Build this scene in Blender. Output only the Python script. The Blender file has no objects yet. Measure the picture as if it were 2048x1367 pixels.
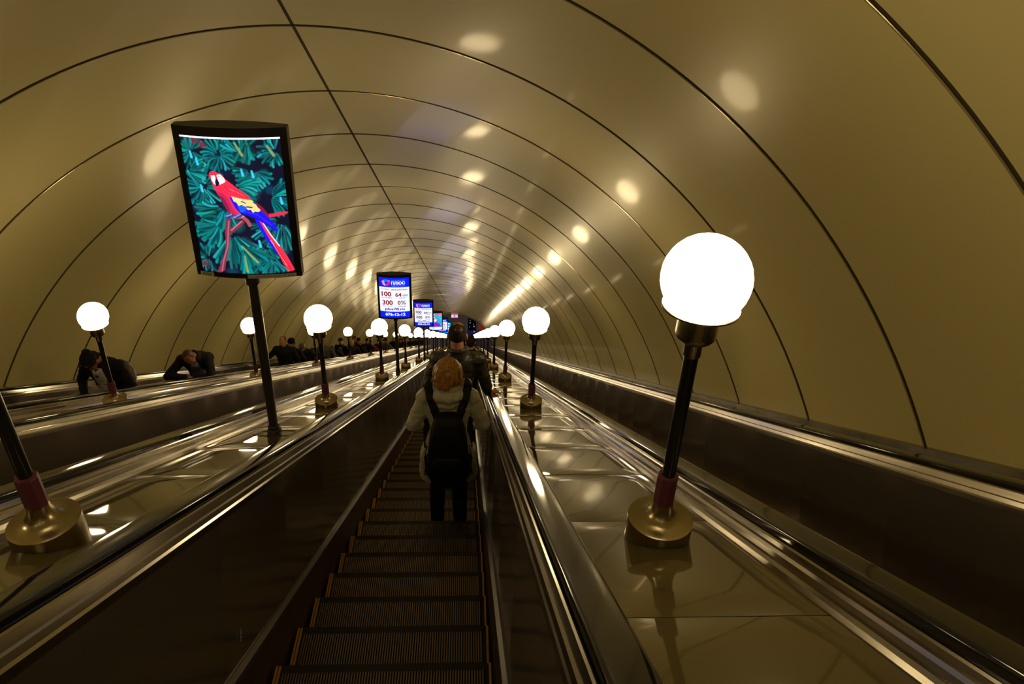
import bpy, bmesh, math, random
import numpy as np
from mathutils import Vector, Matrix, Euler

# ------------------------------------------------------------------ camera, world, exposure
scene = bpy.context.scene
COL = scene.collection
C30, S30 = math.cos(math.pi/6), 0.5
SLOPE = -math.pi/6


def W(x, s, u):
    """x across, s down the slope, u square to the slope -> world (z up)."""
    return Vector((x, s*C30 + u*S30, -s*S30 + u*C30))


cam_d = bpy.data.cameras.new('camera')
cam = bpy.data.objects.new('camera', cam_d)
COL.objects.link(cam)
scene.camera = cam
cam_d.sensor_width = 36.0
cam_d.lens = 1549.7/2048*36.0
cam_d.clip_start, cam_d.clip_end = 0.02, 400
YAW, PITCH, ROLL = 0.060, 0.0038, -0.0085


def slope_dir(v):
    return W(v[0], v[2], v[1])


def cam_axes():
    ca, sa = math.cos(YAW), math.sin(YAW)
    R = np.array([ca, 0, -sa]); F = np.array([sa, 0, ca]); U = np.array([0, 1.0, 0])
    # same order as in the measurement: yaw, pitch, roll
    cp, sp = math.cos(PITCH), math.sin(PITCH)
    U2 = U*cp + F*sp
    F2 = F*cp - U*sp
    cr, sr = math.cos(ROLL), math.sin(ROLL)
    R3 = R*cr - U2*sr
    U3 = R*sr + U2*cr
    return R3, U3, F2


_r, _u, _f = [slope_dir(v) for v in cam_axes()]
m = Matrix((( _r[0], _u[0], -_f[0], 0), (_r[1], _u[1], -_f[1], 0), (_r[2], _u[2], -_f[2], 0), (0, 0, 0, 1)))
cam.matrix_world = m

world = bpy.data.worlds.new('world')
scene.world = world
world.use_nodes = True
world.node_tree.nodes['Background'].inputs[0].default_value = (0.02, 0.016, 0.010, 1)
world.node_tree.nodes['Background'].inputs[1].default_value = 0.15
scene.view_settings.view_transform = 'Standard'
scene.view_settings.look = 'None'
scene.view_settings.exposure = 0.0
scene.view_settings.gamma = 1.0
scene.cycles.max_bounces = 6
scene.cycles.diffuse_bounces = 4
scene.cycles.glossy_bounces = 3
scene.cycles.sample_clamp_indirect = 6.0
scene.cycles.caustics_reflective = True
scene.cycles.use_denoising = True

LAMP_COLOR = (1.0, 0.77, 0.42)
LAMP_STRENGTH = 21.0
SCREEN = 1.15

# ------------------------------------------------------------------ layout (metres, slope frame)
PITCH_X = 2.045
C3 = -0.355
CENTRES = {'four': C3 + PITCH_X, 'three': C3, 'two': C3 - PITCH_X, 'one': C3 - 2*PITCH_X}
S_TOP, S_END = -8.0, 80.0
UD = -0.70
NOSE_U = -1.4795
ST0, DST = 3.5526, 0.4619
LAMP_S0, LAMP_DS = 2.69, 5.164
SIGN_S0, SIGN_DS = 5.72, 10.32
TUN_X, TUN_U, TUN_R = -1.30, -1.836, 4.295
SEAM_X = -1.38
WALL_R, WALL_L = 2.83, -5.43

random.seed(4)


# ------------------------------------------------------------------ materials
def mat(name, color=(0.5, 0.5, 0.5), rough=0.5, metal=0.0, coat=0.0, coat_rough=0.1, spec=0.5, emit=None, strength=1.0, sss=0):
    mm = bpy.data.materials.new(name)
    mm.use_nodes = True
    b = mm.node_tree.nodes['Principled BSDF']
    b.inputs['Base Color'].default_value = (*color, 1)
    b.inputs['Roughness'].default_value = rough
    b.inputs['Metallic'].default_value = metal
    b.inputs['Coat Weight'].default_value = coat
    b.inputs['Coat Roughness'].default_value = coat_rough
    b.inputs['Specular IOR Level'].default_value = spec
    if emit:
        b.inputs['Emission Color'].default_value = (*emit, 1)
        b.inputs['Emission Strength'].default_value = strength
    return mm


def nodes(mm):
    return mm.node_tree.nodes, mm.node_tree.links, mm.node_tree.nodes['Principled BSDF']


def add_bump(mm, scale=(1, 1, 1), noise=5.0, strength=0.2, dist=0.01, detail=3.0, socket='Normal', rough_var=None):
    n, l, b = nodes(mm)
    tc = n.new('ShaderNodeTexCoord'); mp = n.new('ShaderNodeMapping'); mp.inputs['Scale'].default_value = scale
    nz = n.new('ShaderNodeTexNoise'); nz.inputs['Scale'].default_value = noise; nz.inputs['Detail'].default_value = detail
    bp = n.new('ShaderNodeBump'); bp.inputs['Strength'].default_value = strength; bp.inputs['Distance'].default_value = dist
    l.new(tc.outputs['Object'], mp.inputs['Vector']); l.new(mp.outputs[0], nz.inputs['Vector'])
    l.new(nz.outputs[0], bp.inputs['Height']); l.new(bp.outputs[0], b.inputs[socket])
    if socket == 'Normal' and b.inputs['Coat Weight'].default_value > 0:
        l.new(bp.outputs[0], b.inputs['Coat Normal'])
    if rough_var:
        mr = n.new('ShaderNodeMapRange'); mr.inputs['To Min'].default_value = rough_var[0]; mr.inputs['To Max'].default_value = rough_var[1]
        l.new(nz.outputs[0], mr.inputs['Value']); l.new(mr.outputs[0], b.inputs['Roughness'])
    return nz


def tint_noise(mm, c1, c2, noise=3.0, scale=(1, 1, 1), lo=0.35, hi=0.65, detail=4):
    n, l, b = nodes(mm)
    tc = n.new('ShaderNodeTexCoord'); mp = n.new('ShaderNodeMapping'); mp.inputs['Scale'].default_value = scale
    nz = n.new('ShaderNodeTexNoise'); nz.inputs['Scale'].default_value = noise; nz.inputs['Detail'].default_value = detail
    cr = n.new('ShaderNodeValToRGB')
    cr.color_ramp.elements[0].position = lo; cr.color_ramp.elements[0].color = (*c1, 1)
    cr.color_ramp.elements[1].position = hi; cr.color_ramp.elements[1].color = (*c2, 1)
    l.new(tc.outputs['Object'], mp.inputs['Vector']); l.new(mp.outputs[0], nz.inputs['Vector'])
    l.new(nz.outputs[0], cr.inputs[0]); l.new(cr.outputs[0], b.inputs['Base Color'])


M = {}
M['vault'] = mat('vault_enamel', (0.78, 0.68, 0.31), rough=0.30, spec=0.28, coat=0.38, coat_rough=0.07)
M['vault'].node_tree.nodes['Principled BSDF'].inputs['Coat IOR'].default_value = 1.13
M['vault'].node_tree.nodes['Principled BSDF'].inputs['Specular Tint'].default_value = (1.0, 0.80, 0.50, 1)
add_bump(M['vault'], (1.0, 0.35, 1.0), 1.4, 0.02, 0.02, 1.0)
M['vault_joint'] = mat('joint_shadow_gap', (0.09, 0.07, 0.035), rough=0.8, spec=0.1)
M['vault_lip'] = mat('joint_lip', (0.66, 0.56, 0.30), rough=0.14, metal=0.5, spec=0.8)
M['deck'] = mat('deck_enamel', (0.12, 0.095, 0.038), rough=0.045, spec=0.5)
add_bump(M['deck'], (1.0, 1.0, 1.0), 2.0, 0.05, 0.02, 1.0)
M['deck_gap'] = mat('deck_gap', (0.05, 0.035, 0.02), rough=0.6)
M['steel'] = mat('brushed_steel', (0.47, 0.43, 0.36), rough=0.20, metal=1.0)
add_bump(M['steel'], (20, 0.7, 20), 3.0, 0.05, 0.002, 2.0, rough_var=(0.14, 0.26))
M['steel_dark'] = mat('worn_steel', (0.36, 0.31, 0.25), rough=0.3, metal=0.9)
add_bump(M['steel_dark'], (40, 0.8, 40), 3.0, 0.15, 0.003, 3.0)
M['panel'] = mat('balustrade_metal', (0.42, 0.365, 0.33), rough=0.15, metal=0.85, spec=0.6)
add_bump(M['panel'], (1, 1.5, 2), 1.5, 0.10, 0.010, 1.0)
M['rubber'] = mat('handrail_rubber', (0.010, 0.009, 0.009), rough=0.07, spec=0.42)
M['skirt'] = mat('skirt_brown', (0.055, 0.040, 0.028), rough=0.35, metal=0.3)
M['step'] = mat('step_metal', (0.23, 0.185, 0.155), rough=0.40, metal=0.7)
M['step_dark'] = mat('step_recess', (0.012, 0.010, 0.008), rough=0.7)
M['yellow'] = mat('yellow_edge', (0.52, 0.26, 0.03), rough=0.6)
M['brass'] = mat('brushed_brass', (0.44, 0.37, 0.23), rough=0.25, metal=1.0)
add_bump(M['brass'], (1, 1, 60), 5.0, 0.10, 0.001, 2.0)
M['pole'] = mat('black_pole', (0.012, 0.012, 0.013), rough=0.22, spec=0.6)
M['collar'] = mat('maroon_collar', (0.16, 0.035, 0.075), rough=0.45)
M['globe'] = mat('opal_globe', (0.9, 0.88, 0.8), rough=0.2, emit=LAMP_COLOR, strength=LAMP_STRENGTH)
M['sign_case'] = mat('sign_case_black', (0.016, 0.012, 0.010), rough=0.35)
M['sign_post'] = mat('sign_post_grey', (0.085, 0.075, 0.065), rough=0.28, metal=0.5)
M['marble'] = mat('ledge_board', (0.10, 0.075, 0.045), rough=0.25)
tint_noise(M['marble'], (0.05, 0.035, 0.02), (0.16, 0.125, 0.07), 4.0, (1, 0.5, 1))
M['dark_floor'] = mat('hall_floor', (0.10, 0.08, 0.07), rough=0.4)
M['dark_wall'] = mat('hall_wall', (0.09, 0.07, 0.075), rough=0.6)
M['skin'] = mat('skin', (0.52, 0.24, 0.13), rough=0.55)
M['skin_dark'] = mat('skin_flushed', (0.40, 0.16, 0.09), rough=0.55)
M['eye'] = mat('eye_dark', (0.02, 0.015, 0.012), rough=0.2)
M['sneaker'] = mat('black_shoe', (0.012, 0.011, 0.010), rough=0.5)


def cloth(name, c, rough=0.75, bump=0.5, noise=9.0, dist=0.02, sheen=0.0, spec=0.3):
    mm = mat(name, c, rough=rough, spec=spec)
    add_bump(mm, (1, 1, 1.6), noise, bump, dist, 4.0)
    return mm


M['parka'] = cloth('cream_parka', (0.56, 0.54, 0.42), 0.6, 0.75, 7.0, 0.03)
M['leather'] = cloth('black_leather', (0.034, 0.029, 0.022), 0.40, 0.7, 9.0, 0.03, spec=0.5)
M['black'] = cloth('black_cloth', (0.010, 0.009, 0.010), 0.8)
M['navy'] = cloth('navy_cloth', (0.012, 0.013, 0.022), 0.8)
M['charcoal'] = cloth('charcoal_cloth', (0.030, 0.026, 0.025), 0.8)
M['brown'] = cloth('brown_cloth', (0.060, 0.035, 0.020), 0.8)
M['olive'] = cloth('grey_green_cloth', (0.14, 0.15, 0.11), 0.7)
M['red'] = cloth('red_cloth', (0.22, 0.01, 0.012), 0.7)
M['grey'] = cloth('grey_cloth', (0.13, 0.13, 0.14), 0.8)
M['blueshirt'] = cloth('blue_shirt', (0.10, 0.14, 0.20), 0.8)
M['bagmetal'] = cloth('silvery_leather', (0.18, 0.14, 0.12), 0.35, 0.9, 6.0, 0.05, spec=0.7)
M['pack'] = cloth('black_nylon', (0.006, 0.006, 0.007), 0.6, 0.4, 10.0, 0.015)
M['hair_ginger'] = mat('hair_ginger', (0.42, 0.18, 0.03), rough=0.42)
add_bump(M['hair_ginger'], (60, 60, 4), 1.0, 0.8, 0.01, 3.0)
tint_noise(M['hair_ginger'], (0.22, 0.085, 0.012), (0.58, 0.28, 0.05), 1.0, (70, 70, 5))
M['hair_dark'] = mat('hair_dark', (0.014, 0.010, 0.008), rough=0.8, spec=0.25)
add_bump(M['hair_dark'], (80, 80, 12), 1.0, 0.7, 0.008, 3.0)
M['hair_brown'] = mat('hair_brown', (0.08, 0.035, 0.015), rough=0.5)
add_bump(M['hair_brown'], (80, 80, 12), 1.0, 0.7, 0.008, 3.0)
M['hair_grey'] = mat('hair_grey', (0.12, 0.10, 0.09), rough=0.5)
M['hair_fair'] = mat('hair_fair', (0.42, 0.27, 0.10), rough=0.5)


def shirt_print():
    mm = cloth('printed_shirt', (0.62, 0.58, 0.55), 0.8)
    n, l, b = nodes(mm)
    tc = n.new('ShaderNodeTexCoord'); vo = n.new('ShaderNodeTexVoronoi'); vo.inputs['Scale'].default_value = 7.0
    cr = n.new('ShaderNodeValToRGB'); cr.color_ramp.interpolation = 'CONSTANT'
    cr.color_ramp.elements[0].color = (0.05, 0.08, 0.16, 1); cr.color_ramp.elements[1].position = 0.22
    cr.color_ramp.elements[1].color = (0.62, 0.58, 0.56, 1)
    nz = n.new('ShaderNodeTexNoise'); nz.inputs['Scale'].default_value = 60; mp = n.new('ShaderNodeMapping'); mp.inputs['Scale'].default_value = (0.4, 0.4, 2.0)
    cr2 = n.new('ShaderNodeValToRGB'); cr2.color_ramp.elements[0].position = 0.36; cr2.color_ramp.elements[1].position = 0.44
    cr2.color_ramp.elements[0].color = (0.10, 0.09, 0.12, 1)
    mx = n.new('ShaderNodeMix'); mx.data_type = 'RGBA'; mx.blend_type = 'MULTIPLY'; mx.inputs[0].default_value = 1.0
    l.new(tc.outputs['Object'], vo.inputs['Vector']); l.new(vo.outputs['Distance'], cr.inputs[0])
    l.new(tc.outputs['Object'], mp.inputs[0]); l.new(mp.outputs[0], nz.inputs[0]); l.new(nz.outputs[0], cr2.inputs[0])
    l.new(cr.outputs[0], mx.inputs[6]); l.new(cr2.outputs[0], mx.inputs[7]); l.new(mx.outputs[2], b.inputs['Base Color'])
    return mm


M['shirt_print'] = shirt_print()


def emis(name, c, k=1.0):
    mm = mat(name, (0.02, 0.02, 0.02), rough=0.25, spec=0.2, emit=c, strength=k*SCREEN)
    return mm


M['e_white'] = emis('lit_white', (0.86, 0.88, 1.0), 0.98)
M['e_blue'] = emis('lit_blue', (0.0, 0.010, 0.72), 1.4)
M['e_navy'] = emis('lit_navy_ink', (0.01, 0.01, 0.17))
M['e_red'] = emis('lit_dark_red_ink', (0.28, 0.004, 0.012))
M['e_grey'] = emis('lit_grey_ink', (0.09, 0.085, 0.11))
M['e_lightblue'] = emis('lit_light_blue_ink', (0.12, 0.33, 0.85))
M['e_sky'] = emis('lit_sky', (0.0, 0.21, 0.85))
M['e_crimson'] = emis('lit_crimson', (0.85, 0.01, 0.10))
M['e_pink'] = emis('lit_pink', (0.95, 0.30, 0.45))
M['paper'] = mat('sticker_paper', (0.62, 0.58, 0.45), rough=0.6)
M['ink'] = mat('sticker_ink', (0.02, 0.02, 0.02), rough=0.6)
M['scratch'] = mat('painted_white_mark', (0.5, 0.48, 0.42), rough=0.6)


def art_material():
    mm = bpy.data.materials.new('lit_poster_print'); mm.use_nodes = True
    n, l, b = nodes(mm)
    at = n.new('ShaderNodeVertexColor'); at.layer_name = 'print'
    b.inputs['Base Color'].default_value = (0.02, 0.02, 0.02, 1); b.inputs['Roughness'].default_value = 0.25
    l.new(at.outputs[0], b.inputs['Emission Color']); b.inputs['Emission Strength'].default_value = SCREEN*1.35
    return mm


M['art'] = art_material()

# ------------------------------------------------------------------ mesh helpers


def link(name, me, mats, parent=None, smooth=False):
    o = bpy.data.objects.new(name, me)
    if not isinstance(mats, (list, tuple)):
        mats = [mats]
    for q in mats:
        me.materials.append(q)
    COL.objects.link(o)
    if parent:
        o.parent = parent
    if smooth:
        me.polygons.foreach_set('use_smooth', [True]*len(me.polygons))
    return o


def obj(name, bm, mats, parent=None, smooth=False):
    me = bpy.data.meshes.new(name)
    bm.normal_update()
    for e in bm.edges:      # keep folded edges crisp under smooth shading
        if len(e.link_faces) == 2 and (e.link_faces[0].material_index != e.link_faces[1].material_index or e.calc_face_angle(0) > 0.6):
            e.smooth = False
    bm.to_mesh(me); bm.free()
    return link(name, me, mats, parent, smooth)


def empty(name, loc=(0, 0, 0), rot=(0, 0, 0)):
    o = bpy.data.objects.new(name, None)
    o.empty_display_size = 0.1
    o.location = loc; o.rotation_euler = rot
    COL.objects.link(o)
    return o


def tag(o, label=None, cat=None, group=None, kind=None):
    if label: o['label'] = label
    if cat: o['category'] = cat
    if group: o['group'] = group
    if kind: o['kind'] = kind
    return o


def copy_tree(o, parent=None):
    c = o.copy(); COL.objects.link(c); c.parent = parent
    for ch in list(o.children):
        copy_tree(ch, c)
    return c


def extrude(bm, prof, s_list, c=0.0, side=1, bulge=None, mi=0, caps=True):
    """closed profile [(a,u)] swept along s; side mirrors across x. bulge(i,s)->(da,du)"""
    rings = []
    for s in s_list:
        r = []
        for i, (a, u) in enumerate(prof):
            da = du = 0
            if bulge:
                da, du = bulge(i, s)
            r.append(bm.verts.new((c + side*(a + da), s, u + du)))
        rings.append(r)
    n = len(prof)
    for k in range(len(rings)-1):
        for i in range(n):
            j = (i+1) % n
            vs = [rings[k][i], rings[k][j], rings[k+1][j], rings[k+1][i]]
            if side < 0: vs.reverse()
            f = bm.faces.new(vs); f.material_index = mi
    if caps:
        a = list(rings[0]); b = list(rings[-1])
        if side > 0:
            a.reverse()
        else:
            b.reverse()
        for q in (a, b):
            try:
                f = bm.faces.new(q); f.material_index = mi
            except ValueError:
                pass


def frange(a, b, n):
    return [a + (b-a)*i/n for i in range(n+1)]


def lathe(bm, prof, seg=32, center=(0, 0, 0), mi=0, cap=True):
    rings = []
    for r, z in prof:
        rings.append([bm.verts.new((center[0]+r*math.cos(2*math.pi*k/seg), center[1]+r*math.sin(2*math.pi*k/seg), center[2]+z)) for k in range(seg)])
    for a, b in zip(rings, rings[1:]):
        for k in range(seg):
            bm.faces.new((a[k], a[(k+1) % seg], b[(k+1) % seg], b[k])).material_index = mi
    if cap:
        bm.faces.new(list(reversed(rings[0]))).material_index = mi
        bm.faces.new(rings[-1]).material_index = mi
    return rings


def box(bm, x0, x1, y0, y1, z0, z1, mi=0):
    v = [bm.verts.new(p) for p in ((x0, y0, z0), (x1, y0, z0), (x1, y1, z0), (x0, y1, z0), (x0, y0, z1), (x1, y0, z1), (x1, y1, z1), (x0, y1, z1))]
    for f in ((3, 2, 1, 0), (4, 5, 6, 7), (0, 1, 5, 4), (1, 2, 6, 5), (2, 3, 7, 6), (3, 0, 4, 7)):
        bm.faces.new([v[i] for i in f]).material_index = mi


def text_mesh(body, bold=0.0):
    cu = bpy.data.curves.new('t', 'FONT')
    cu.body = body; cu.size = 1.0; cu.offset = bold; cu.resolution_u = 3
    ob = bpy.data.objects.new('t', cu)
    COL.objects.link(ob)
    bpy.context.view_layer.update()
    me = bpy.data.meshes.new_from_object(ob.evaluated_get(bpy.context.evaluated_depsgraph_get()))
    COL.objects.unlink(ob)
    bpy.data.objects.remove(ob); bpy.data.curves.remove(cu)
    return me


def fit_text(bm, body, u0, u1, v0, v1, place, bold=0.0, mi=0):
    """text stretched to fill the box u0..u1, v0..v1 (v down) through place(u, v)"""
    me = text_mesh(body, bold)
    co = np.array([v.co[:] for v in me.vertices])
    if not len(co): return
    lo, hi = co.min(0), co.max(0)
    vs = []
    for p in co:
        u = u0 + (u1-u0)*(p[0]-lo[0])/(hi[0]-lo[0]); v = v1 - (v1-v0)*(p[1]-lo[1])/(hi[1]-lo[1])
        vs.append(bm.verts.new(place(u, v)))
    for f in me.polygons:
        try:
            bm.faces.new([vs[i] for i in f.vertices]).material_index = mi
        except ValueError:
            pass
    bpy.data.meshes.remove(me)


# ------------------------------------------------------------------ the vault
def build_vault():
    R0, DR = 4.608, 1.621
    ang_r = math.asin((WALL_R - TUN_X)/TUN_R)
    ang_l = math.asin((WALL_L - TUN_X)/TUN_R)
    ang_seam = math.asin((SEAM_X - TUN_X)/TUN_R)
    lo_r, lo_l = ang_r + 0.012, ang_l - 0.012
    # angular stations with the longitudinal seam profile
    st = []
    for a in np.linspace(lo_l, ang_seam - 0.008, 44): st.append((a, 0.0, 0))
    st += [(ang_seam-0.0034, 0, 1), (ang_seam-0.0032, 0.004, 1), (ang_seam+0.0028, 0.004, 1), (ang_seam+0.0030, 0, 0)]
    for a in np.linspace(ang_seam + 0.008, lo_r, 44): st.append((a, 0.0, 0))
    rows = []   # (s, dr, material to the next row)
    k0 = math.floor((S_TOP - R0)/DR) + 1
    k1 = int((S_END - R0)/DR)
    rng = random.Random(2)
    rows.append((S_TOP-1.0, 0, 0, 0))
    for k in range(k0, k1+1):
        s = R0 + k*DR
        j = rng.uniform(-1, 1)
        rows += [(s-0.034, 0.0, 1, j), (s-0.033, 0.004, 1, j), (s-0.010, 0.004, 1, j), (s-0.009, -0.003, 2, j), (s-0.006, -0.006, 2, j),
                 (s+0.002, -0.006, 2, j), (s+0.005, 0.0, 0, j), (s+0.007, 0.0, 0, j)]
        rows.append((s + 0.5*DR, -0.0008, 0, j))
    rows.append((S_END, 0, 0, 0))
    rows.append((S_END, 0.35, 0, 0))
    bm = bmesh.new()
    grid = []
    for (s, dr, mi, j) in rows:
        r = []
        for (a, d2, m2) in st:
            rad = TUN_R + dr + d2 + 0.0016*j*math.sin(3*a+j*5) + 0.0012*j
            r.append(bm.verts.new((TUN_X + rad*math.sin(a), s, TUN_U + rad*math.cos(a))))
        grid.append(r)
    for i in range(len(rows)-1):
        for q in range(len(st)-1):
            f = bm.faces.new((grid[i][q], grid[i][q+1], grid[i+1][q+1], grid[i+1][q]))
            mi = rows[i][2]
            if mi == 2:
                mi = 2
            if st[q][2] == 1:
                mi = 1
            f.material_index = mi
            f.smooth = rows[i][2] == 0
    o = obj('ceiling', bm, [M['vault'], M['vault_joint'], M['vault_lip']])
    o.rotation_euler = (SLOPE, 0, 0)
    tag(o, 'cream ribbed vault of the sloping escalator tunnel', 'ceiling', kind='structure')


build_vault()


def slope_obj(name, bm, mats, parent=None, smooth=False):
    o = obj(name, bm, mats, parent, smooth)
    if not parent:
        o.rotation_euler = (SLOPE, 0, 0)
    return o


# ledges between the outer handrails and the vault
def build_ledge(name, c, side, wall, label):
    bm = bmesh.new()
    lim = abs(wall - c) + 0.03
    prof = [(0.755, -0.80), (0.755, -0.705), (0.80, -0.695), (lim-0.10, -0.675), (lim-0.085, -0.64), (lim, -0.635), (lim, -0.80)]
    ss = [S_TOP]
    extrude(bm, prof, frange(S_TOP, S_END, 44), c, side)
    o = slope_obj(name, bm, M['marble'])
    tag(o, label, 'ledge', kind='structure')


build_ledge('trim_1', CENTRES['four'], 1, WALL_R, 'brown ledge board along the foot of the right vault wall')
build_ledge('trim_2', CENTRES['one'], -1, WALL_L, 'brown ledge board along the foot of the left vault wall')

# ------------------------------------------------------------------ divider decks
PANEL_L = 1.03
DECK_PHASE = 1.93


def build_deck(ca, cb, label):
    x0, x1 = ca + 0.752, cb - 0.752
    bm = bmesh.new()
    k0 = math.ceil((S_TOP - DECK_PHASE)/PANEL_L)
    k1 = int((S_END - DECK_PHASE)/PANEL_L)
    xs = [x0, x0+0.01, x0+0.09, (x0+x1)/2, x1-0.09, x1-0.01, x1]
    rng = random.Random(int(ca*100))
    for k in range(k0, k1):
        s0 = DECK_PHASE + k*PANEL_L + 0.003
        s1 = s0 + PANEL_L - 0.006
        t = rng.uniform(-0.0010, 0.0010); t2 = rng.uniform(-0.0007, 0.0007)
        ss = [s0, s0+0.006, s0+0.2, (s0+s1)/2, s1-0.2, s1-0.006, s1]
        g = []
        for s in ss:
            r = []
            for x in xs:
                e = 0.0
                if x in (x0, x1) or s in (s0, s1): e = -0.0006
                bow = 0.0012*(1-((s-(s0+s1)/2)/(PANEL_L/2))**2)*(1-((x-(x0+x1)/2)/((x1-x0)/2))**2)
                r.append(bm.verts.new((x, s, UD + e + bow + t*(s-s0)/PANEL_L + t2*(x-x0)/0.5)))
            g.append(r)
        for i in range(6):
            for j in range(6):
                f = bm.faces.new((g[i][j], g[i][j+1], g[i+1][j+1], g[i+1][j])); f.smooth = True
        # sides of the panel
        for i in (0, 6):
            lo = [bm.verts.new((v.co.x, v.co.y, UD-0.012)) for v in g[i]]
            for j in range(6):
                bm.faces.new((g[i][j], lo[j], lo[j+1], g[i][j+1]) if i == 0 else (g[i][j+1], lo[j+1], lo[j], g[i][j])).material_index = 1
    box(bm, x0, x1, S_TOP, S_END, UD-0.10, UD-0.010, 1)
    o = slope_obj('divider_deck', bm, [M['deck'], M['deck_gap']])
    tag(o, label, 'deck')


build_deck(CENTRES['three'], CENTRES['four'], 'glossy cream panelled deck with globe lamps, right of the descending escalator')
build_deck(CENTRES['two'], CENTRES['three'], 'glossy cream panelled deck carrying both globe lamps and advertising signs')
build_deck(CENTRES['one'], CENTRES['two'], 'glossy cream panelled deck farthest left, in front of the riders coming up')

# ------------------------------------------------------------------ escalators
PN = 1.03


def rail_profile():
    x0, x1, top, bot, r = 0.602, 0.704, -0.584, -0.650, 0.013
    p = []
    for t in np.linspace(math.pi, math.pi/2, 5):
        p.append((x0+r+r*math.cos(t), top-r+r*math.sin(t)))
    p += [(0.635, top+0.0015), (0.653, top+0.002), (0.671, top+0.0015)]
    for t in np.linspace(math.pi/2, 0, 5):
        p.append((x1-r+r*math.cos(t), top-r+r*math.sin(t)))
    p += [(x1, bot), (x0, bot)]
    return p


def panel_bulge(i, s):
    t = ((s - DECK_PHASE) / PN) % 1.0
    b = math.sin(math.pi*t)
    amt = {0: 0.0, 1: 0.0, 2: 1.0, 3: 1.2, 4: 0.6, 5: 0.0}.get(i, 0.0)
    return (0.007*amt*(b-0.5), 0.0)


def step_mesh():
    """one step: nosing (far edge) at y=0, tread runs back to y=-0.40, top at z=0"""
    bm = bmesh.new()
    hw = 0.487
    n = 74
    # tread body below the ribs + curved riser
    box(bm, -hw, hw, -0.40, -0.004, -0.035, -0.014, 1)
    box(bm, -hw+0.03, hw-0.03, -0.044, -0.002, -0.0135, -0.002, 1)
    # curved riser at the far edge, going down
    pts = [(0.0, -0.014), (0.004, -0.05), (-0.004, -0.12), (-0.022, -0.19), (-0.05, -0.235)]
    prev = None
    for (y, z) in pts:
        r = [bm.verts.new((-hw, y, z)), bm.verts.new((hw, y, z))]
        if prev: bm.faces.new((prev[0], prev[1], r[1], r[0])).material_index = 1
        prev = r
    for i in range(n):
        x = -hw + 0.035 + (2*hw-0.07)*(i+0.5)/n
        w = 0.0030
        box(bm, x-w, x+w, -0.398, -0.045, -0.014, 0.0, 0)
    return bm


def build_steps(root, c):
    bm = step_mesh()
    me = bpy.data.meshes.new('step'); bm.normal_update(); bm.to_mesh(me); bm.free()
    me.materials.append(M['step']); me.materials.append(M['step_dark'])
    yb = bmesh.new()
    for x0 in (-0.484,):
        box(yb, x0, x0+0.009, -0.392, -0.010, -0.013, 0.003)
        box(yb, x0+0.014, x0+0.023, -0.392, -0.010, -0.013, 0.003)
    ym = bpy.data.meshes.new('yellow_strip'); yb.normal_update(); yb.to_mesh(ym); yb.free(); ym.materials.append(M['yellow'])
    yb = bmesh.new()
    box(yb, 0.474, 0.484, -0.392, -0.010, -0.013, 0.003)
    ym2 = bpy.data.meshes.new('yellow_strip'); yb.normal_update(); yb.to_mesh(ym2); yb.free(); ym2.materials.append(M['yellow'])
    inv = Matrix.Rotation(-SLOPE, 4, 'X')
    for k in range(-2, 98):
        s = ST0 + k*DST
        o = bpy.data.objects.new('step', me); COL.objects.link(o); o.parent = root
        o.matrix_local = Matrix.Translation((c, s, NOSE_U)) @ inv
        if k < 40:
            for q in (ym, ym2):
                y = bpy.data.objects.new('yellow_strip', q); COL.objects.link(y); y.parent = o


def far_steps(root, c, k0, k1, name='step', kind='stuff'):
    bm = bmesh.new()
    for k in range(k0, k1):
        s = ST0 + k*DST
        p = [(s, NOSE_U), (s+0.2*S30, NOSE_U-0.2309*C30)]
        # tread back edge in slope coordinates, then riser down
        yb, zb = -0.40*C30, -0.40*S30
        a = [(s+yb, NOSE_U+zb), (s, NOSE_U), (s+0.2309*S30, NOSE_U-0.2309*C30)]
        v = [[bm.verts.new((c+x, q[0], q[1])) for x in (-0.487, 0.487)] for q in a]
        bm.faces.new((v[0][0], v[0][1], v[1][1], v[1][0])); bm.faces.new((v[1][0], v[1][1], v[2][1], v[2][0]))
    o = obj(name, bm, M['step_dark'] if kind else M['step'], root)
    if kind: o['kind'] = kind
    return o


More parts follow.
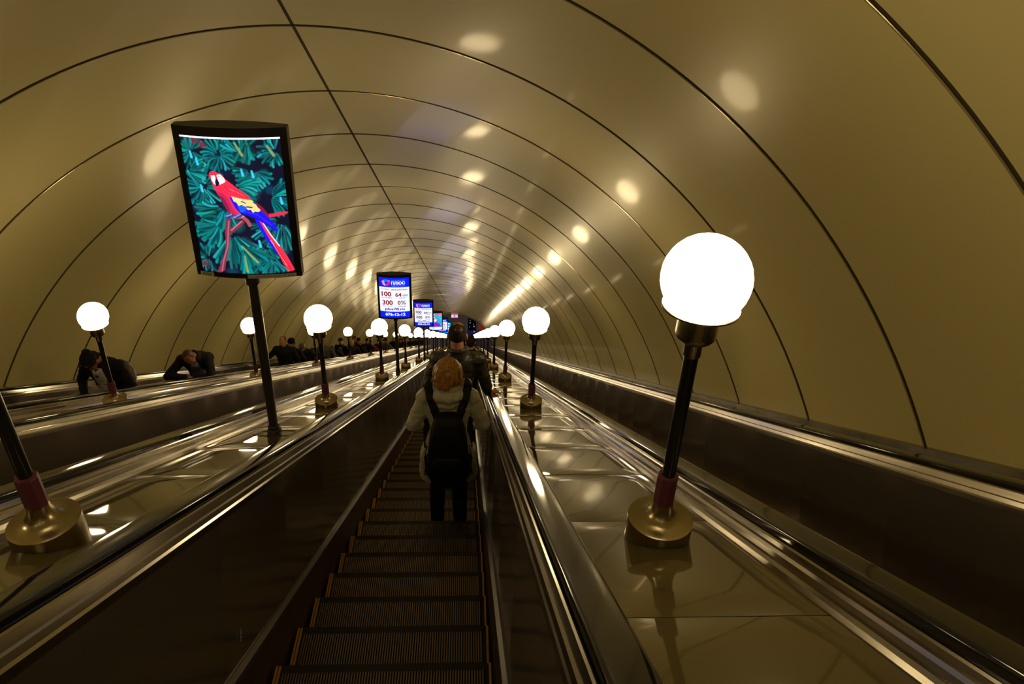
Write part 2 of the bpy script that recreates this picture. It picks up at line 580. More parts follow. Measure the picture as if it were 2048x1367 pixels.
def build_escalator(key, label, ours=False):
    c = CENTRES[key]
    root = empty('escalator', (0, 0, 0), (SLOPE, 0, 0))
    tag(root, label, 'escalator', 'escalators side by side in the sloping tunnel')
    n_end = int((S_END-S_TOP)/PN*6)
    ss = frange(S_TOP, S_END, n_end)
    long_ss = frange(S_TOP, S_END, 40)
    for side in (-1, 1):
        bm = bmesh.new()
        extrude(bm, [(0.53, -1.78), (0.503, -1.78), (0.500, -1.325), (0.506, -1.312), (0.525, -1.300), (0.548, -1.300)], long_ss, c, side)
        o = obj('skirt_panel', bm, M['skirt'], root)
        bm = bmesh.new()
        # balustrade cladding, one sheet with a shallow bow in every panel and a seam between panels
        prof = [(0.570, -1.30), (0.532, -1.30), (0.543, -1.10), (0.556, -0.88), (0.567, -0.72), (0.569, -0.676), (0.59, -0.676)]
        k0 = math.ceil((S_TOP-DECK_PHASE)/PN); k1 = int((S_END-DECK_PHASE)/PN)
        for k in range(k0, k1):
            s0 = DECK_PHASE + k*PN
            q = [s0+0.0005] + [s0 + PN*t for t in (0.08, 0.2, 0.35, 0.5, 0.65, 0.8, 0.92)] + [s0+PN-0.0005]
            extrude(bm, prof, q, c, side, panel_bulge)
        o = obj('balustrade_panel', bm, M['panel'], root, smooth=False)
        for p_ in o.data.polygons: p_.use_smooth = len(p_.vertices) == 4
        bm = bmesh.new()
        extrude(bm, [(0.560, -0.70), (0.562, -0.676), (0.567, -0.668), (0.572, -0.650), (0.580, -0.646), (0.588, -0.618), (0.593, -0.613), (0.599, -0.618), (0.599, -0.70)], long_ss, c, side)
        o = obj('handrail_guide', bm, M['steel'], root)
        bm = bmesh.new()
        extrude(bm, rail_profile(), long_ss, c, side)
        o = obj('handrail', bm, M['rubber'], root)
        for p_ in o.data.polygons: p_.use_smooth = len(p_.vertices) == 4
        bm = bmesh.new()
        extrude(bm, [(0.60, -0.74), (0.60, -0.652), (0.706, -0.652), (0.708, -0.622), (0.713, -0.617), (0.718, -0.622), (0.720, -0.650), (0.727, -0.640),
                     (0.733, -0.650), (0.735, -0.678), (0.742, -0.670), (0.750, -0.680), (0.756, -0.694), (0.756, -0.74)], long_ss, c, side)
        o = obj('edge_trim', bm, M['steel'], root)
    if ours:
        build_steps(root, c)
        far_steps(root, c, 98, 166)
        bm = bmesh.new()
        fit_text(bm, '88', 0, 1, 0, 1, lambda u, v: Vector((c-0.5295, 3.135+0.022*v, -1.215+0.052*u)))
        obj('painted_number', bm, M['scratch'], root)
    else:
        far_steps(root, c, -6, 166, 'step_band', None)
    return root


build_escalator('three', 'descending escalator with dark ribbed steps under the cream parka rider', True)
build_escalator('four', 'empty escalator at the far right, beyond the right-hand lamps')
build_escalator('two', 'empty escalator just left of the advertising signs')
build_escalator('one', 'escalator farthest left, crowded with riders coming up')

# machinery floor below everything, closes the pit
bm = bmesh.new()
box(bm, WALL_L-0.3, WALL_R+0.3, S_TOP-1, S_END, -2.05, -1.95)
o = slope_obj('floor', bm, M['step_dark'])
tag(o, 'dark pit floor beneath the escalators', 'floor', kind='structure')


# ------------------------------------------------------------------ globe lamps
def make_lamp():
    root = empty('globe_lamp')
    H = 1.013
    # drum cut square on top, its foot follows the slope
    bm = bmesh.new()
    seg = 40
    R = 0.112
    top = [(0.1105, 0.1035), (0.107, 0.105), (0.090, 0.107), (0.070, 0.112), (0.055, 0.121), (0.044, 0.135), (0.037, 0.152), (0.033, 0.175)]
    low = []
    for k in range(seg):
        a = 2*math.pi*k/seg
        low.append(bm.verts.new((R*math.cos(a), R*math.sin(a), -R*math.sin(a)*math.tan(math.pi/6) - 0.004)))
    rim = [bm.verts.new((R*math.cos(2*math.pi*k/seg), R*math.sin(2*math.pi*k/seg), 0.103)) for k in range(seg)]
    prev = low
    rings = [rim]
    for r, z in top:
        rings.append([bm.verts.new((r*math.cos(2*math.pi*k/seg), r*math.sin(2*math.pi*k/seg), z)) for k in range(seg)])
    for ring in rings:
        for k in range(seg):
            bm.faces.new((prev[k], prev[(k+1) % seg], ring[(k+1) % seg], ring[k]))
        prev = ring
    bm.faces.new(prev)
    bm.faces.new(list(reversed(low)))
    o = obj('lamp_base', bm, M['brass'], root, smooth=False)
    for p in o.data.polygons: p.use_smooth = True
    md = o.modifiers.new('edges', 'EDGE_SPLIT'); md.split_angle = math.radians(35)
    bm = bmesh.new()
    lathe(bm, [(0.030, 0.165), (0.034, 0.170), (0.036, 0.180), (0.036, 0.285), (0.034, 0.292), (0.024, 0.294)], 8)
    obj('collar', bm, M['collar'], root)
    bm = bmesh.new()
    lathe(bm, [(0.0225, 0.20), (0.0225, 0.77)], 24)
    obj('pole', bm, M['pole'], root, smooth=True).modifiers.new('edges', 'EDGE_SPLIT')
    bm = bmesh.new()
    lathe(bm, [(0.024, 0.755), (0.027, 0.760), (0.027, 0.800), (0.030, 0.806), (0.050, 0.814), (0.060, 0.826), (0.061, 0.836), (0.061, 0.903),
               (0.070, 0.905), (0.100, 0.911), (0.115, 0.919), (0.117, 0.925), (0.114, 0.927), (0.100, 0.922), (0.060, 0.918)], 36)
    o = obj('lamp_holder', bm, M['brass'], root, smooth=True)
    o.modifiers.new('edges', 'EDGE_SPLIT').split_angle = math.radians(38)
    bm = bmesh.new()
    bmesh.ops.create_uvsphere(bm, u_segments=32, v_segments=18, radius=0.1307)
    bmesh.ops.translate(bm, verts=bm.verts, vec=(0, 0, H))
    obj('globe', bm, M['globe'], root, smooth=True)
    return root


ORD = ['', 'second ', 'third ', 'fourth ', 'fifth ', 'sixth ', 'seventh ', 'eighth ', 'ninth ', 'tenth ', 'eleventh ', 'twelfth ', 'thirteenth ', 'fourteenth ', 'fifteenth ']
lamp0 = None
X_R = (CENTRES['three'] + CENTRES['four'])/2
X_C = (CENTRES['two'] + CENTRES['three'])/2
X_L = (CENTRES['one'] + CENTRES['two'])/2
for x, where, short in ((X_R, 'right-hand deck', 'right-hand'), (X_C, 'deck with the advertising signs', 'middle'), (X_L, 'far-left deck in front of the riders', 'far-left')):
    for k in range(-2, 15):
        if lamp0 is None:
            r = lamp0 = make_lamp()
        else:
            r = copy_tree(lamp0)
        r.location = W(x, LAMP_S0 + k*LAMP_DS, UD)
        if k == 0 and short == 'middle':      # these two poles stand a touch out of plumb
            r.rotation_euler = (0, -0.042, 0)
        elif k == 0 and short == 'right-hand':
            r.location.x += 0.008; r.rotation_euler = (0, 0.012, 0)
        if k < 0:
            lab = '%s globe lamp of the %s row, behind the viewer' % ({-1: 'first', -2: 'second'}[k], short)
        elif k == 0:
            lab = {'right-hand': 'largest white globe lamp, black pole and maroon collar, on the right-hand deck',
                   'middle': 'globe lamp at the left edge of the photo, brass drum base on the sign deck',
                   'far-left': 'globe lamp nearest the viewer on the far-left deck'}[short]
        else:
            lab = '%snearest white globe lamp of the %s row' % (ORD[k], short)
        tag(r, lab, 'lamp', 'globe lamps on the %s deck' % short)


# ------------------------------------------------------------------ advertising signs
SW, SH = 0.655, 0.95       # outer width, height
SB = 1.284                 # underside above deck
SBULGE = 0.055             # sag of the convex face


def bulge_y(x, half=SW/2):
    return -(0.022 + SBULGE*(1-(x/half)**2))


def sign_case(root):
    bm = bmesh.new()
    n = 14
    xs = frange(-SW/2, SW/2, n)
    def ring(z, grow=0.0):
        fr = [bm.verts.new((x, bulge_y(x)-grow, z)) for x in xs]
        bk = [bm.verts.new((x, -bulge_y(x)+grow, z)) for x in reversed(xs)]
        return fr + bk
    def wall(a, b):
        k = len(a)
        for i in range(k):
            bm.faces.new((a[i], a[(i+1) % k], b[(i+1) % k], b[i]))
    r0, r1 = ring(SB), ring(SB+SH)
    wall(r0, r1)
    bm.faces.new(list(reversed(r0))); bm.faces.new(r1)
    # frame borders standing proud of the face on both sides
    bx, bt, bb, g = 0.040, 0.055, 0.030, 0.010
    for sgn in (1, -1):
        def strip(xa, xb, za, zb, m=4):
            X = frange(xa, xb, m)
            for i in range(m):
                p = []
                for x in (X[i], X[i+1]):
                    for z in (za, zb):
                        for gg in (0.0, g):
                            p.append(bm.verts.new((x, sgn*(bulge_y(x)-gg), z)))
                # p order: x0z0g0,x0z0g1,x0z1g0,x0z1g1,x1...
                q = [(1, 5, 7, 3), (3, 7, 6, 2), (0, 4, 5, 1)]
                if i == 0: q.append((0, 1, 3, 2))
                if i == m-1: q.append((4, 6, 7, 5))
                for f in q:
                    vs = [p[a] for a in f]
                    if sgn < 0: vs.reverse()
                    bm.faces.new(vs)
        strip(-SW/2, -SW/2+bx, SB, SB+SH, 1)
        strip(SW/2-bx, SW/2, SB, SB+SH, 1)
        strip(-SW/2+bx, SW/2-bx, SB+SH-bt, SB+SH, 10)
        strip(-SW/2+bx, SW/2-bx, SB, SB+bb, 10)
    return obj('sign_case', bm, M['sign_case'], root)


FX0, FX1 = -SW/2+0.041, SW/2-0.041
FZ0, FZ1 = SB+0.031, SB+SH-0.056


def face_uv(u, v, off=0.0, sgn=1):
    """u 0..1 left to right, v 0..1 top to bottom -> local point on the convex face"""
    x = FX0 + (FX1-FX0)*u
    return Vector((sgn*x, sgn*(bulge_y(x)-0.002-off), FZ1 - (FZ1-FZ0)*v))


def raster_face(root, img, sgn=1, name='poster'):
    """img: (h,w,3) linear colours; a fine grid, each cell one printed dot"""
    h, w, _ = img.shape
    us = np.linspace(0, 1, w+1); vs = np.linspace(0, 1, h+1)
    U, V = np.meshgrid(us, vs)
    X = FX0 + (FX1-FX0)*U
    Y = -(0.022 + SBULGE*(1-(X/(SW/2))**2)) - 0.002
    Z = FZ1 - (FZ1-FZ0)*V
    co = np.stack([sgn*X, sgn*Y, Z], -1).reshape(-1, 3)
    idx = np.arange((h+1)*(w+1)).reshape(h+1, w+1)
    q = np.stack([idx[1:, :-1], idx[1:, 1:], idx[:-1, 1:], idx[:-1, :-1]], -1).reshape(-1, 4)
    me = bpy.data.meshes.new(name)
    me.vertices.add(len(co)); me.vertices.foreach_set('co', co.ravel())
    me.loops.add(q.size); me.loops.foreach_set('vertex_index', q.ravel().astype(np.int32))
    me.polygons.add(len(q)); me.polygons.foreach_set('loop_start', np.arange(0, q.size, 4, dtype=np.int32))
    me.update(calc_edges=True); me.validate()
    ca = me.color_attributes.new('print', 'FLOAT_COLOR', 'CORNER')
    c = np.ones((len(q), 4, 4), np.float32)
    c[:, :, :3] = img.reshape(-1, 1, 3)
    ca.data.foreach_set('color', c.ravel())
    return link(name, me, M['art'], root)


def lin(c):
    c = np.array(c, float)/255.0
    return np.where(c <= 0.04045, c/12.92, ((c+0.055)/1.055)**2.4)


class Canvas:
    def __init__(s, w, h, bg, aspect):
        s.w, s.h = w, h
        s.img = np.zeros((h, w, 3)); s.img[:] = lin(bg)
        u = (np.arange(w)+0.5)/w; v = (np.arange(h)+0.5)/h*aspect
        s.U, s.V = np.meshgrid(u, v); s.asp = aspect

    def blend(s, mask, col):
        mask = np.clip(mask, 0, 1)[..., None]
        s.img = s.img*(1-mask) + lin(col)*mask

    def seg(s, p, q, r0, r1, col, soft=0.006, bend=0.0):
        ax, ay = p; bx, by = q
        dx, dy = bx-ax, by-ay; L2 = dx*dx+dy*dy+1e-9
        t = np.clip(((s.U-ax)*dx + (s.V-ay)*dy)/L2, 0, 1)
        off = bend*4*t*(1-t)
        nx, ny = -dy/math.sqrt(L2), dx/math.sqrt(L2)
        d = np.hypot(s.U-(ax+dx*t+nx*off), s.V-(ay+dy*t+ny*off))
        r = r0 + (r1-r0)*t
        s.blend((r-d)/soft+0.5, col)

    def ell(s, c, rx, ry, col, soft=0.1):
        d = np.hypot((s.U-c[0])/rx, (s.V-c[1])/ry)
        s.blend((1-d)/soft+0.5, col)

    def poly(s, pts, col):
        ins = np.zeros(s.U.shape, bool)
        n = len(pts)
        for i in range(n):
            x0, y0 = pts[i]; x1, y1 = pts[(i+1) % n]
            if y0 == y1: continue
            c = ((y0 > s.V) != (y1 > s.V)) & (s.U < (x1-x0)*(s.V-y0)/(y1-y0)+x0)
            ins ^= c
        s.img[ins] = lin(col)

    def rect(s, u0, v0, u1, v1, col):
        mk = (s.U >= u0) & (s.U < u1) & (s.V >= v0*s.asp) & (s.V < v1*s.asp)
        s.img[mk] = lin(col)


ASP = (FZ1-FZ0)/(FX1-FX0)


def homography(src, dst):
    A = []
    for (x, y), (u, v) in zip(src, dst):
        A.append([x, y, 1, 0, 0, 0, -u*x, -u*y, -u]); A.append([0, 0, 0, x, y, 1, -v*x, -v*y, -v])
    return np.linalg.svd(np.array(A, float))[2][-1].reshape(3, 3)


def parrot_art():
    cv = Canvas(230, 330, (12, 12, 34), ASP)
    Hm = homography([(112, 122), (898, 132), (1000, 1228), (285, 1208)], [(0, 0), (1, 0), (1, ASP), (0, ASP)])
    def P(x, y):
        q = Hm @ np.array([x, y, 1.0]); return (q[0]/q[2], q[1]/q[2])
    rng = random.Random(11)
    sc = 1/760.0
    # blurred foliage: dim leaves first, crisper teal leaves on top
    for i in range(26):
        x, y = rng.uniform(130, 960), rng.uniform(140, 1220)
        cv.ell(P(x, y), rng.uniform(.04, .10), rng.uniform(.03, .09), rng.choice([(8, 60, 70), (10, 48, 70), (14, 20, 50), (6, 70, 74)]), soft=0.9)
    fans = [((300, 530), 0, 360, 190, 26, 9), ((210, 250), 20, 330, 150, 22, 8), ((430, 260), 0, 360, 150, 20, 9), ((690, 400), 10, 200, 170, 22, 10),
            ((560, 520), -40, 50, 200, 14, 10), ((600, 250), 200, 330, 180, 10, 9), ((860, 240), 60, 300, 140, 16, 8), ((470, 690), 60, 200, 240, 16, 12),
            ((260, 790), -30, 140, 170, 14, 11), ((520, 890), 30, 130, 320, 18, 13), ((430, 830), 90, 190, 210, 12, 12), ((820, 620), -60, 80, 190, 18, 10),
            ((900, 800), 60, 200, 260, 16, 9), ((760, 980), 20, 170, 250, 16, 9), ((600, 1000), 20, 100, 260, 14, 14), ((330, 1100), 60, 300, 130, 12, 9),
            ((180, 420), -60, 60, 170, 12, 8), ((830, 1120), 40, 160, 160, 10, 9), ((640, 150), 60, 130, 200, 7, 12)]
    for (c, a0, a1, L, n, wd) in fans:
        for i in range(int(n*1.35)):
            a = math.radians(a0 + (a1-a0)*(i+rng.uniform(-.3, .3))/(n*1.35))
            l0 = L*rng.uniform(.12, .3); l1 = L*rng.uniform(.65, 1.0)
            p = P(c[0]+l0*math.cos(a), c[1]+l0*math.sin(a)); q = P(c[0]+l1*math.cos(a), c[1]+l1*math.sin(a))
            g = rng.uniform(.5, 1.0)
            col = rng.choice([(0, 150*g, 140*g), (10, 165*g, 150*g), (0, 125*g, 130*g), (30, 170*g, 175*g), (0, 140*g, 150*g)])
            cv.seg(p, q, wd*sc*rng.uniform(.5, .8), wd*sc*rng.uniform(.8, 1.15), (col[0]*.5, col[1]*.45, col[2]*.55), 0.010, rng.uniform(-.02, .02))
            cv.seg(p, q, wd*sc*.35, wd*sc*.85, col, 0.012, rng.uniform(-.02, .02))
    for (x, y) in ((610, 410), (690, 425), (255, 330), (205, 275), (290, 545), (905, 650), (740, 985)):
        cv.seg(P(x-8, y-25), P(x+4, y+22), .008, .012, (60, 190, 230), .016)
    for (x0, y0, x1, y1) in ((600, 1000, 720, 1130), (620, 1080, 640, 1200), (800, 200, 850, 280), (550, 170, 610, 270)):
        cv.seg(P(x0, y0), P(x1, y1), .008, .012, (120, 150, 90), .016)
    for (x, y) in ((235, 160), (300, 190), (300, 1150)):
        cv.ell(P(x, y), .035, .03, (95, 40, 60), 0.9)
    def poly(pts, col): cv.poly([P(*p) for p in pts], col)
    def line(pts, w0, col):
        for a, b in zip(pts, pts[1:]): cv.seg(P(*a), P(*b), w0*sc, w0*sc, col, .004)
    # branch
    poly([(485, 760), (515, 770), (510, 830), (512, 900), (500, 1000), (480, 1080), (462, 1195), (430, 1212), (395, 1218), (430, 1140), (460, 1060), (475, 980), (466, 880), (470, 820)], (120, 42, 62))
    line([(500, 800), (492, 900), (488, 1000), (455, 1110), (438, 1200)], 5, (170, 88, 110))
    line([(515, 880), (555, 850), (605, 805)], 16, (118, 40, 60)); line([(518, 872), (600, 800)], 5, (185, 100, 110))
    line([(545, 765), (610, 765), (645, 800), (662, 832)], 15, (150, 70, 80)); line([(560, 758), (610, 762)], 5, (220, 160, 160))
    # red feather to the right, dark belly edge
    poly([(700, 640), (760, 690), (800, 745), (960, 738), (950, 760), (860, 775), (805, 780), (760, 740)], (120, 20, 50))
    poly([(805, 752), (900, 738), (958, 742), (935, 762), (860, 772), (808, 776)], (200, 40, 70))
    # tail
    poly([(700, 785), (740, 800), (790, 880), (885, 1072), (872, 1080), (820, 1010), (755, 900)], (24, 20, 215))
    poly([(735, 800), (765, 815), (830, 920), (890, 1010), (950, 1110), (1000, 1215), (955, 1222), (915, 1160), (870, 1060), (800, 930)], (226, 40, 62))
    line([(765, 822), (825, 925), (885, 1010)], 4, (200, 215, 240)); line([(820, 960), (880, 1060), (940, 1170)], 4, (255, 120, 120))
    line([(850, 1000), (905, 1100), (970, 1205)], 4, (180, 15, 40))
    # body
    poly([(350, 415), (362, 404), (385, 402), (412, 408), (450, 430), (480, 465), (520, 495), (570, 535), (620, 570), (655, 600), (682, 640), (640, 650), (600, 640),
          (560, 640), (560, 700), (600, 748), (545, 748), (510, 735), (480, 695), (455, 650), (432, 612), (405, 570), (380, 520), (366, 480), (346, 440)], (226, 38, 66))
    poly([(400, 555), (450, 575), (500, 620), (530, 690), (560, 748), (510, 735), (478, 692), (452, 650), (430, 608)], (175, 30, 78))
    poly([(420, 590), (460, 610), (500, 680), (520, 735), (480, 695), (450, 648)], (130, 20, 62))
    line([(500, 540), (560, 560), (640, 600)], 4, (255, 90, 100)); line([(470, 520), (520, 560)], 4, (190, 20, 50)); line([(540, 545), (610, 580), (650, 610)], 3, (170, 10, 40))
    # wing
    poly([(505, 598), (530, 612), (575, 640), (640, 690), (700, 722), (750, 718), (792, 765), (850, 830), (876, 885), (870, 902), (820, 860), (760, 815), (700, 778), (640, 752), (590, 728), (556, 700), (525, 645)], (26, 14, 232))
    poly([(560, 640), (610, 655), (640, 700), (620, 730), (590, 725), (575, 690)], (20, 80, 220))
    line([(640, 745), (740, 790), (850, 880)], 3, (14, 8, 150)); line([(620, 720), (720, 750), (830, 840)], 3, (60, 50, 255))
    poly([(522, 598), (572, 612), (620, 622), (680, 632), (702, 652), (725, 690), (748, 716), (728, 730), (706, 722), (690, 735), (668, 706), (650, 712), (630, 682), (600, 668), (580, 676), (560, 648), (540, 640)], (226, 196, 118))
    line([(640, 685), (680, 690)], 6, (60, 50, 110)); line([(600, 640), (630, 655)], 5, (60, 60, 170)); line([(690, 650), (715, 665)], 5, (30, 40, 160)); line([(560, 618), (600, 632)], 4, (250, 228, 160))
    # face and beak
    poly([(408, 430), (436, 424), (466, 450), (480, 482), (455, 498), (432, 508), (420, 470)], (238, 228, 222))
    line([(440, 440), (466, 478)], 3, (190, 160, 160))
    poly([(362, 436), (392, 434), (404, 462), (402, 516), (386, 502), (368, 470)], (244, 240, 236))
    poly([(402, 450), (416, 470), (431, 492), (424, 516), (404, 524), (396, 492)], (14, 12, 60))
    cv.ell(P(427, 440), .011, .011, (210, 210, 230), .2); cv.ell(P(427, 440), .006, .006, (10, 10, 30), .2)
    # feet
    for x, y in ((497, 768), (505, 755), (560, 762), (585, 752)):
        cv.ell(P(x, y), .030, .022, (52, 50, 128), .5)
    line([(480, 760), (520, 745)], 5, (120, 130, 190)); line([(540, 770), (590, 742)], 5, (120, 130, 190))
    # strip of bare tube light above the poster
    m_ = cv.V < ASP*0.013
    cv.img[m_] = (1.6, 1.6, 2.2)
    return cv.img


def woman_poster_art():
    cv = Canvas(90, 130, (28, 150, 190), ASP)
    rng = random.Random(5)
    for i in range(30):
        cv.ell((rng.random(), rng.random()*ASP), rng.uniform(.04, .14), rng.uniform(.03, .1), rng.choice([(20, 120, 180), (40, 175, 190), (18, 90, 170), (60, 190, 200)]), .8)
    cv.rect(.03, .07, .40, .12, (235, 220, 240)); cv.rect(.45, .07, .95, .12, (220, 40, 120)); cv.rect(.03, .15, .30, .19, (240, 240, 250))
    cv.rect(.03, .24, .45, .285, (235, 225, 245)); cv.rect(.03, .38, .28, .42, (230, 120, 160))
    cv.ell((.48, .62), .13, .17, (225, 90, 50), .2); cv.ell((.48, .66), .09, .12, (240, 225, 215), .2); cv.ell((.10, .58), .09, .10, (235, 90, 60), .3)
    cv.poly([(.18, 1.22), (.36, .92), (.46, .84), (.62, .82), (.80, .90), (.95, 1.22)], (120, 20, 190))
    cv.poly([(.12, .80), (.26, .88), (.14, .98)], (245, 245, 250))
    cv.rect(0, .85, 1, 1, (215, 222, 245))
    for j in range(4):
        for i in range(8):
            cv.rect(.04+i*.05, .865+j*.03, .07+i*.05, .882+j*.03, (60, 80, 180))
    for i in range(9): cv.rect(.55+i*.045, .90, .58+i*.045, .925, (70, 90, 190))
    return cv.img


def stripes_art(seed, cols, bg):
    cv = Canvas(30, 44, bg, ASP)
    rng = random.Random(seed)
    for i in range(9):
        v = rng.uniform(.05, .9)
        cv.rect(rng.uniform(.05, .3), v, rng.uniform(.6, .95), v+rng.uniform(.03, .12), rng.choice(cols))
    return cv.img


def quad_strip(bm, u0, u1, v0, v1, place, n=10, mi=0):
    us = frange(u0, u1, n)
    for a, b in zip(us, us[1:]):
        bm.faces.new([bm.verts.new(place(*p)) for p in ((a, v1), (b, v1), (b, v0), (a, v0))]).material_index = mi


def plus_face(root, sgn=1, pale=False):
    pl = lambda u, v: face_uv(u, v, 0.0, sgn)
    pl2 = lambda u, v: face_uv(u, v, 0.0015, sgn)
    bm = bmesh.new()
    quad_strip(bm, 0, 1, 0, 0.235, pl, mi=1)
    quad_strip(bm, 0, 1, 0.235, 0.845, pl, mi=0)
    quad_strip(bm, 0, 1, 0.845, 1, pl, mi=1)
    obj('poster', bm, [M['e_white'], M['e_blue']], root)
    ink1 = M['e_grey'] if pale else M['e_red']
    inks = [M['e_white'], M['e_lightblue'], M['e_navy'], ink1, M['e_grey']]
    for body, a, b, c, d, bold, mi in (
            ('ПЛЮС', .41, .87, .090, .168, .03, 0),
            ('676-12-12', .17, .85, .878, .955, .03, 0),
            ('ГРУППА КОМПАНИЙ', .41, .87, .048, .070, 0, 1),
            ('НЕДВИЖИМОСТЬ', .41, .87, .188, .213, 0, 1),
            ('ГК ПЛЮС', .07, .33, .275, .302, 0.01, 2),
            ('центр новостроек', .39, .94, .280, .318, 0.01, 2),
            ('100', .07, .40, .345, .465, .02, 3),
            ('64', .53, .74, .370, .470, .02, 3),
            ('000', .775, .945, .415, .465, .0, 4),
            ('на площадках', .07, .44, .487, .512, 0, 2),
            ('квартир', .65, .86, .492, .515, 0, 2),
            ('300', .085, .44, .560, .680, .02, 3),
            ('0', .60, .70, .570, .672, .02, 3),
            ('%', .71, .88, .570, .672, .0, 4),
            ('новостроек', .10, .42, .700, .722, 0, 2),
            ('комиссия', .61, .88, .702, .725, 0, 2),
            ('plus78.ru', .17, .83, .745, .832, .015, 2),
            ):
        bm = bmesh.new()
        fit_text(bm, body, a, b, c, d, pl2, bold + 0.014)
        obj('lettering', bm, inks[mi], root)
    # ring of little joined figures beside the name
    bm = bmesh.new()
    cu_, cv_ = .235, .122
    for (deg, rad_, rb, mi, dz) in ((62, .085, .046, 2, 0), (118, .085, .046, 2, .0002), (90, .060, .034, 2, .0004), (165, .098, .046, 1, .0006), (215, .088, .046, 1, .0008), (245, .100, .030, 1, .001),
                                (15, .098, .046, 0, .0006), (-35, .088, .048, 0, .0008), (-65, .100, .034, 0, .001), (270, .100, .022, 2, .0003), (148, .125, .022, 0, .0012), (32, .125, .022, 1, .0012)):
        a = math.radians(deg)
        vs = []
        for i in range(12):
            t = 2*math.pi*i/12
            x = rad_*math.cos(a) + rb*math.cos(t); y = rad_*math.sin(a) + rb*math.sin(t)
            vs.append(bm.verts.new(face_uv(cu_+x, cv_-y/ASP, .0015+dz, sgn)))
        bm.faces.new(vs if sgn > 0 else list(reversed(vs))).material_index = mi
    obj('emblem', bm, [M['e_crimson'], M['e_pink'], M['e_sky']], root)


def sign_post(root):
    bm = bmesh.new()
    lathe(bm, [(0.033, 0.0), (0.033, SB+0.02)], 20)
    o = obj('post', bm, M['sign_post'], root, smooth=True); o.modifiers.new('edges', 'EDGE_SPLIT')
    bm = bmesh.new()
    seg = 24
    lathe(bm, [(0.052, -0.03), (0.052, 0.035), (0.048, 0.045), (0.042, 0.050), (0.042, 0.075), (0.034, 0.080)], seg)
    obj('foot_socket', bm, M['sign_post'], root)
    bm = bmesh.new()
    lathe(bm, [(0.034, SB-0.085), (0.046, SB-0.070), (0.046, SB+0.004)], 20)
    obj('head_socket', bm, M['sign_post'], root)


def make_sign(k, kind, label):
    root = empty('advertising_sign', W(X_C, SIGN_S0 + k*SIGN_DS, UD))
    tag(root, label, 'sign', 'advertising signs in a row down the middle deck')
    sign_case(root); sign_post(root)
    if kind == 'parrot':
        raster_face(root, parrot_art())
    elif kind in ('plus', 'pale'):
        plus_face(root, 1, kind == 'pale')
    elif kind == 'woman':
        raster_face(root, woman_poster_art())
    elif kind == 'yellow':
        raster_face(root, stripes_art(3, [(250, 220, 60), (240, 140, 60), (240, 240, 250)], (0, 140, 215)))
    else:
        raster_face(root, stripes_art(8, [(210, 150, 250), (120, 60, 210), (240, 230, 255)], (90, 50, 180)))
    # reverse side for the riders coming up: plain pale lit sheet with a coloured band
    bm = bmesh.new()
    pl = lambda u, v: face_uv(u, v, 0.0, -1)
    quad_strip(bm, 0, 1, 0, .3, pl, mi=1); quad_strip(bm, 0, 1, .3, .86, pl, mi=0); quad_strip(bm, 0, 1, .86, 1, pl, mi=1)
    obj('rear_poster', bm, [M['e_white'], M['e_blue']], root)
    return root


s1 = make_sign(0, 'parrot', 'large lit sign showing a red, yellow and blue parrot on teal leaves')
# two stickers on the lower frame of the parrot sign
def low_place(x0, x1, z0, z1, off):
    def f(u, v):
        x = x0 + (x1-x0)*u
        return Vector((x, bulge_y(x)-0.0115-off, z1 - (z1-z0)*v))
    return f
bm = bmesh.new()
quad_strip(bm, 0, 1, 0, 1, low_place(-.305, -.215, SB+.001, SB+.029, 0), 4)
obj('sticker', bm, M['paper'], s1)
bm = bmesh.new()
fit_text(bm, '3/7/6', .15, .80, .15, .88, low_place(-.305, -.215, SB+.001, SB+.029, .0008), .02)
obj('sticker_text', bm, M['ink'], s1)
bm = bmesh.new()
quad_strip(bm, 0, 1, 0, 1, low_place(.0, .295, SB+.002, SB+.027, 0), 8)
obj('sticker', bm, M['paper'], s1)
bm = bmesh.new()
fit_text(bm, 'НПО «АВАНГАРД-СПБ»', .02, .50, .2, .8, low_place(.0, .295, SB+.002, SB+.027, .0008), .01)
fit_text(bm, 'ДОГ. 80/12', .53, .70, .25, .8, low_place(.0, .295, SB+.002, SB+.027, .0008), .01)
fit_text(bm, 'ТЕЛ. 294-28-28', .73, .97, .2, .8, low_place(.0, .295, SB+.002, SB+.027, .0008), .01)
obj('sticker_text', bm, M['ink'], s1)
make_sign(1, 'plus', 'lit sign with blue header and dark red figures, second sign from the viewer')
make_sign(2, 'pale', 'lit blue and white sign with grey figures, third sign from the viewer')
make_sign(3, 'woman', 'lit turquoise sign with a figure in purple and pink lettering')
make_sign(4, 'plus', 'lit blue and white sign half hidden behind the turquoise one')
make_sign(5, 'yellow', 'narrow visible lit sign, turquoise with yellow and orange patches')
make_sign(6, 'purple', 'tiny purple lit sign just above the left of the bald spot')

# thin wire loop lying on the deck round the foot of the parrot sign
bm = bmesh.new()
n = 48
ring = []
for i in range(n+1):
    t = math.radians(-160 + 300*i/n)
    p = Vector((0.17*math.cos(t), 0.17*math.sin(t), 0.004))
    fr = [Vector((math.cos(t), math.sin(t), 0)), Vector((0, 0, 1))]
    ring.append([bm.verts.new(p + 0.0025*(fr[0]*math.cos(a)+fr[1]*math.sin(a))) for a in np.linspace(0, 2*math.pi, 7)[:-1]])
for a, b in zip(ring, ring[1:]):
    for k in range(6):
        bm.faces.new((a[k], a[(k+1) % 6], b[(k+1) % 6], b[k]))
o = obj('wire', bm, M['pole'])
o.location = W(X_C+0.02, SIGN_S0, UD+0.001); o.rotation_euler = (SLOPE, 0, 0)
tag(o, 'thin dark wire looped on the deck at the foot of the parrot sign', 'wire')
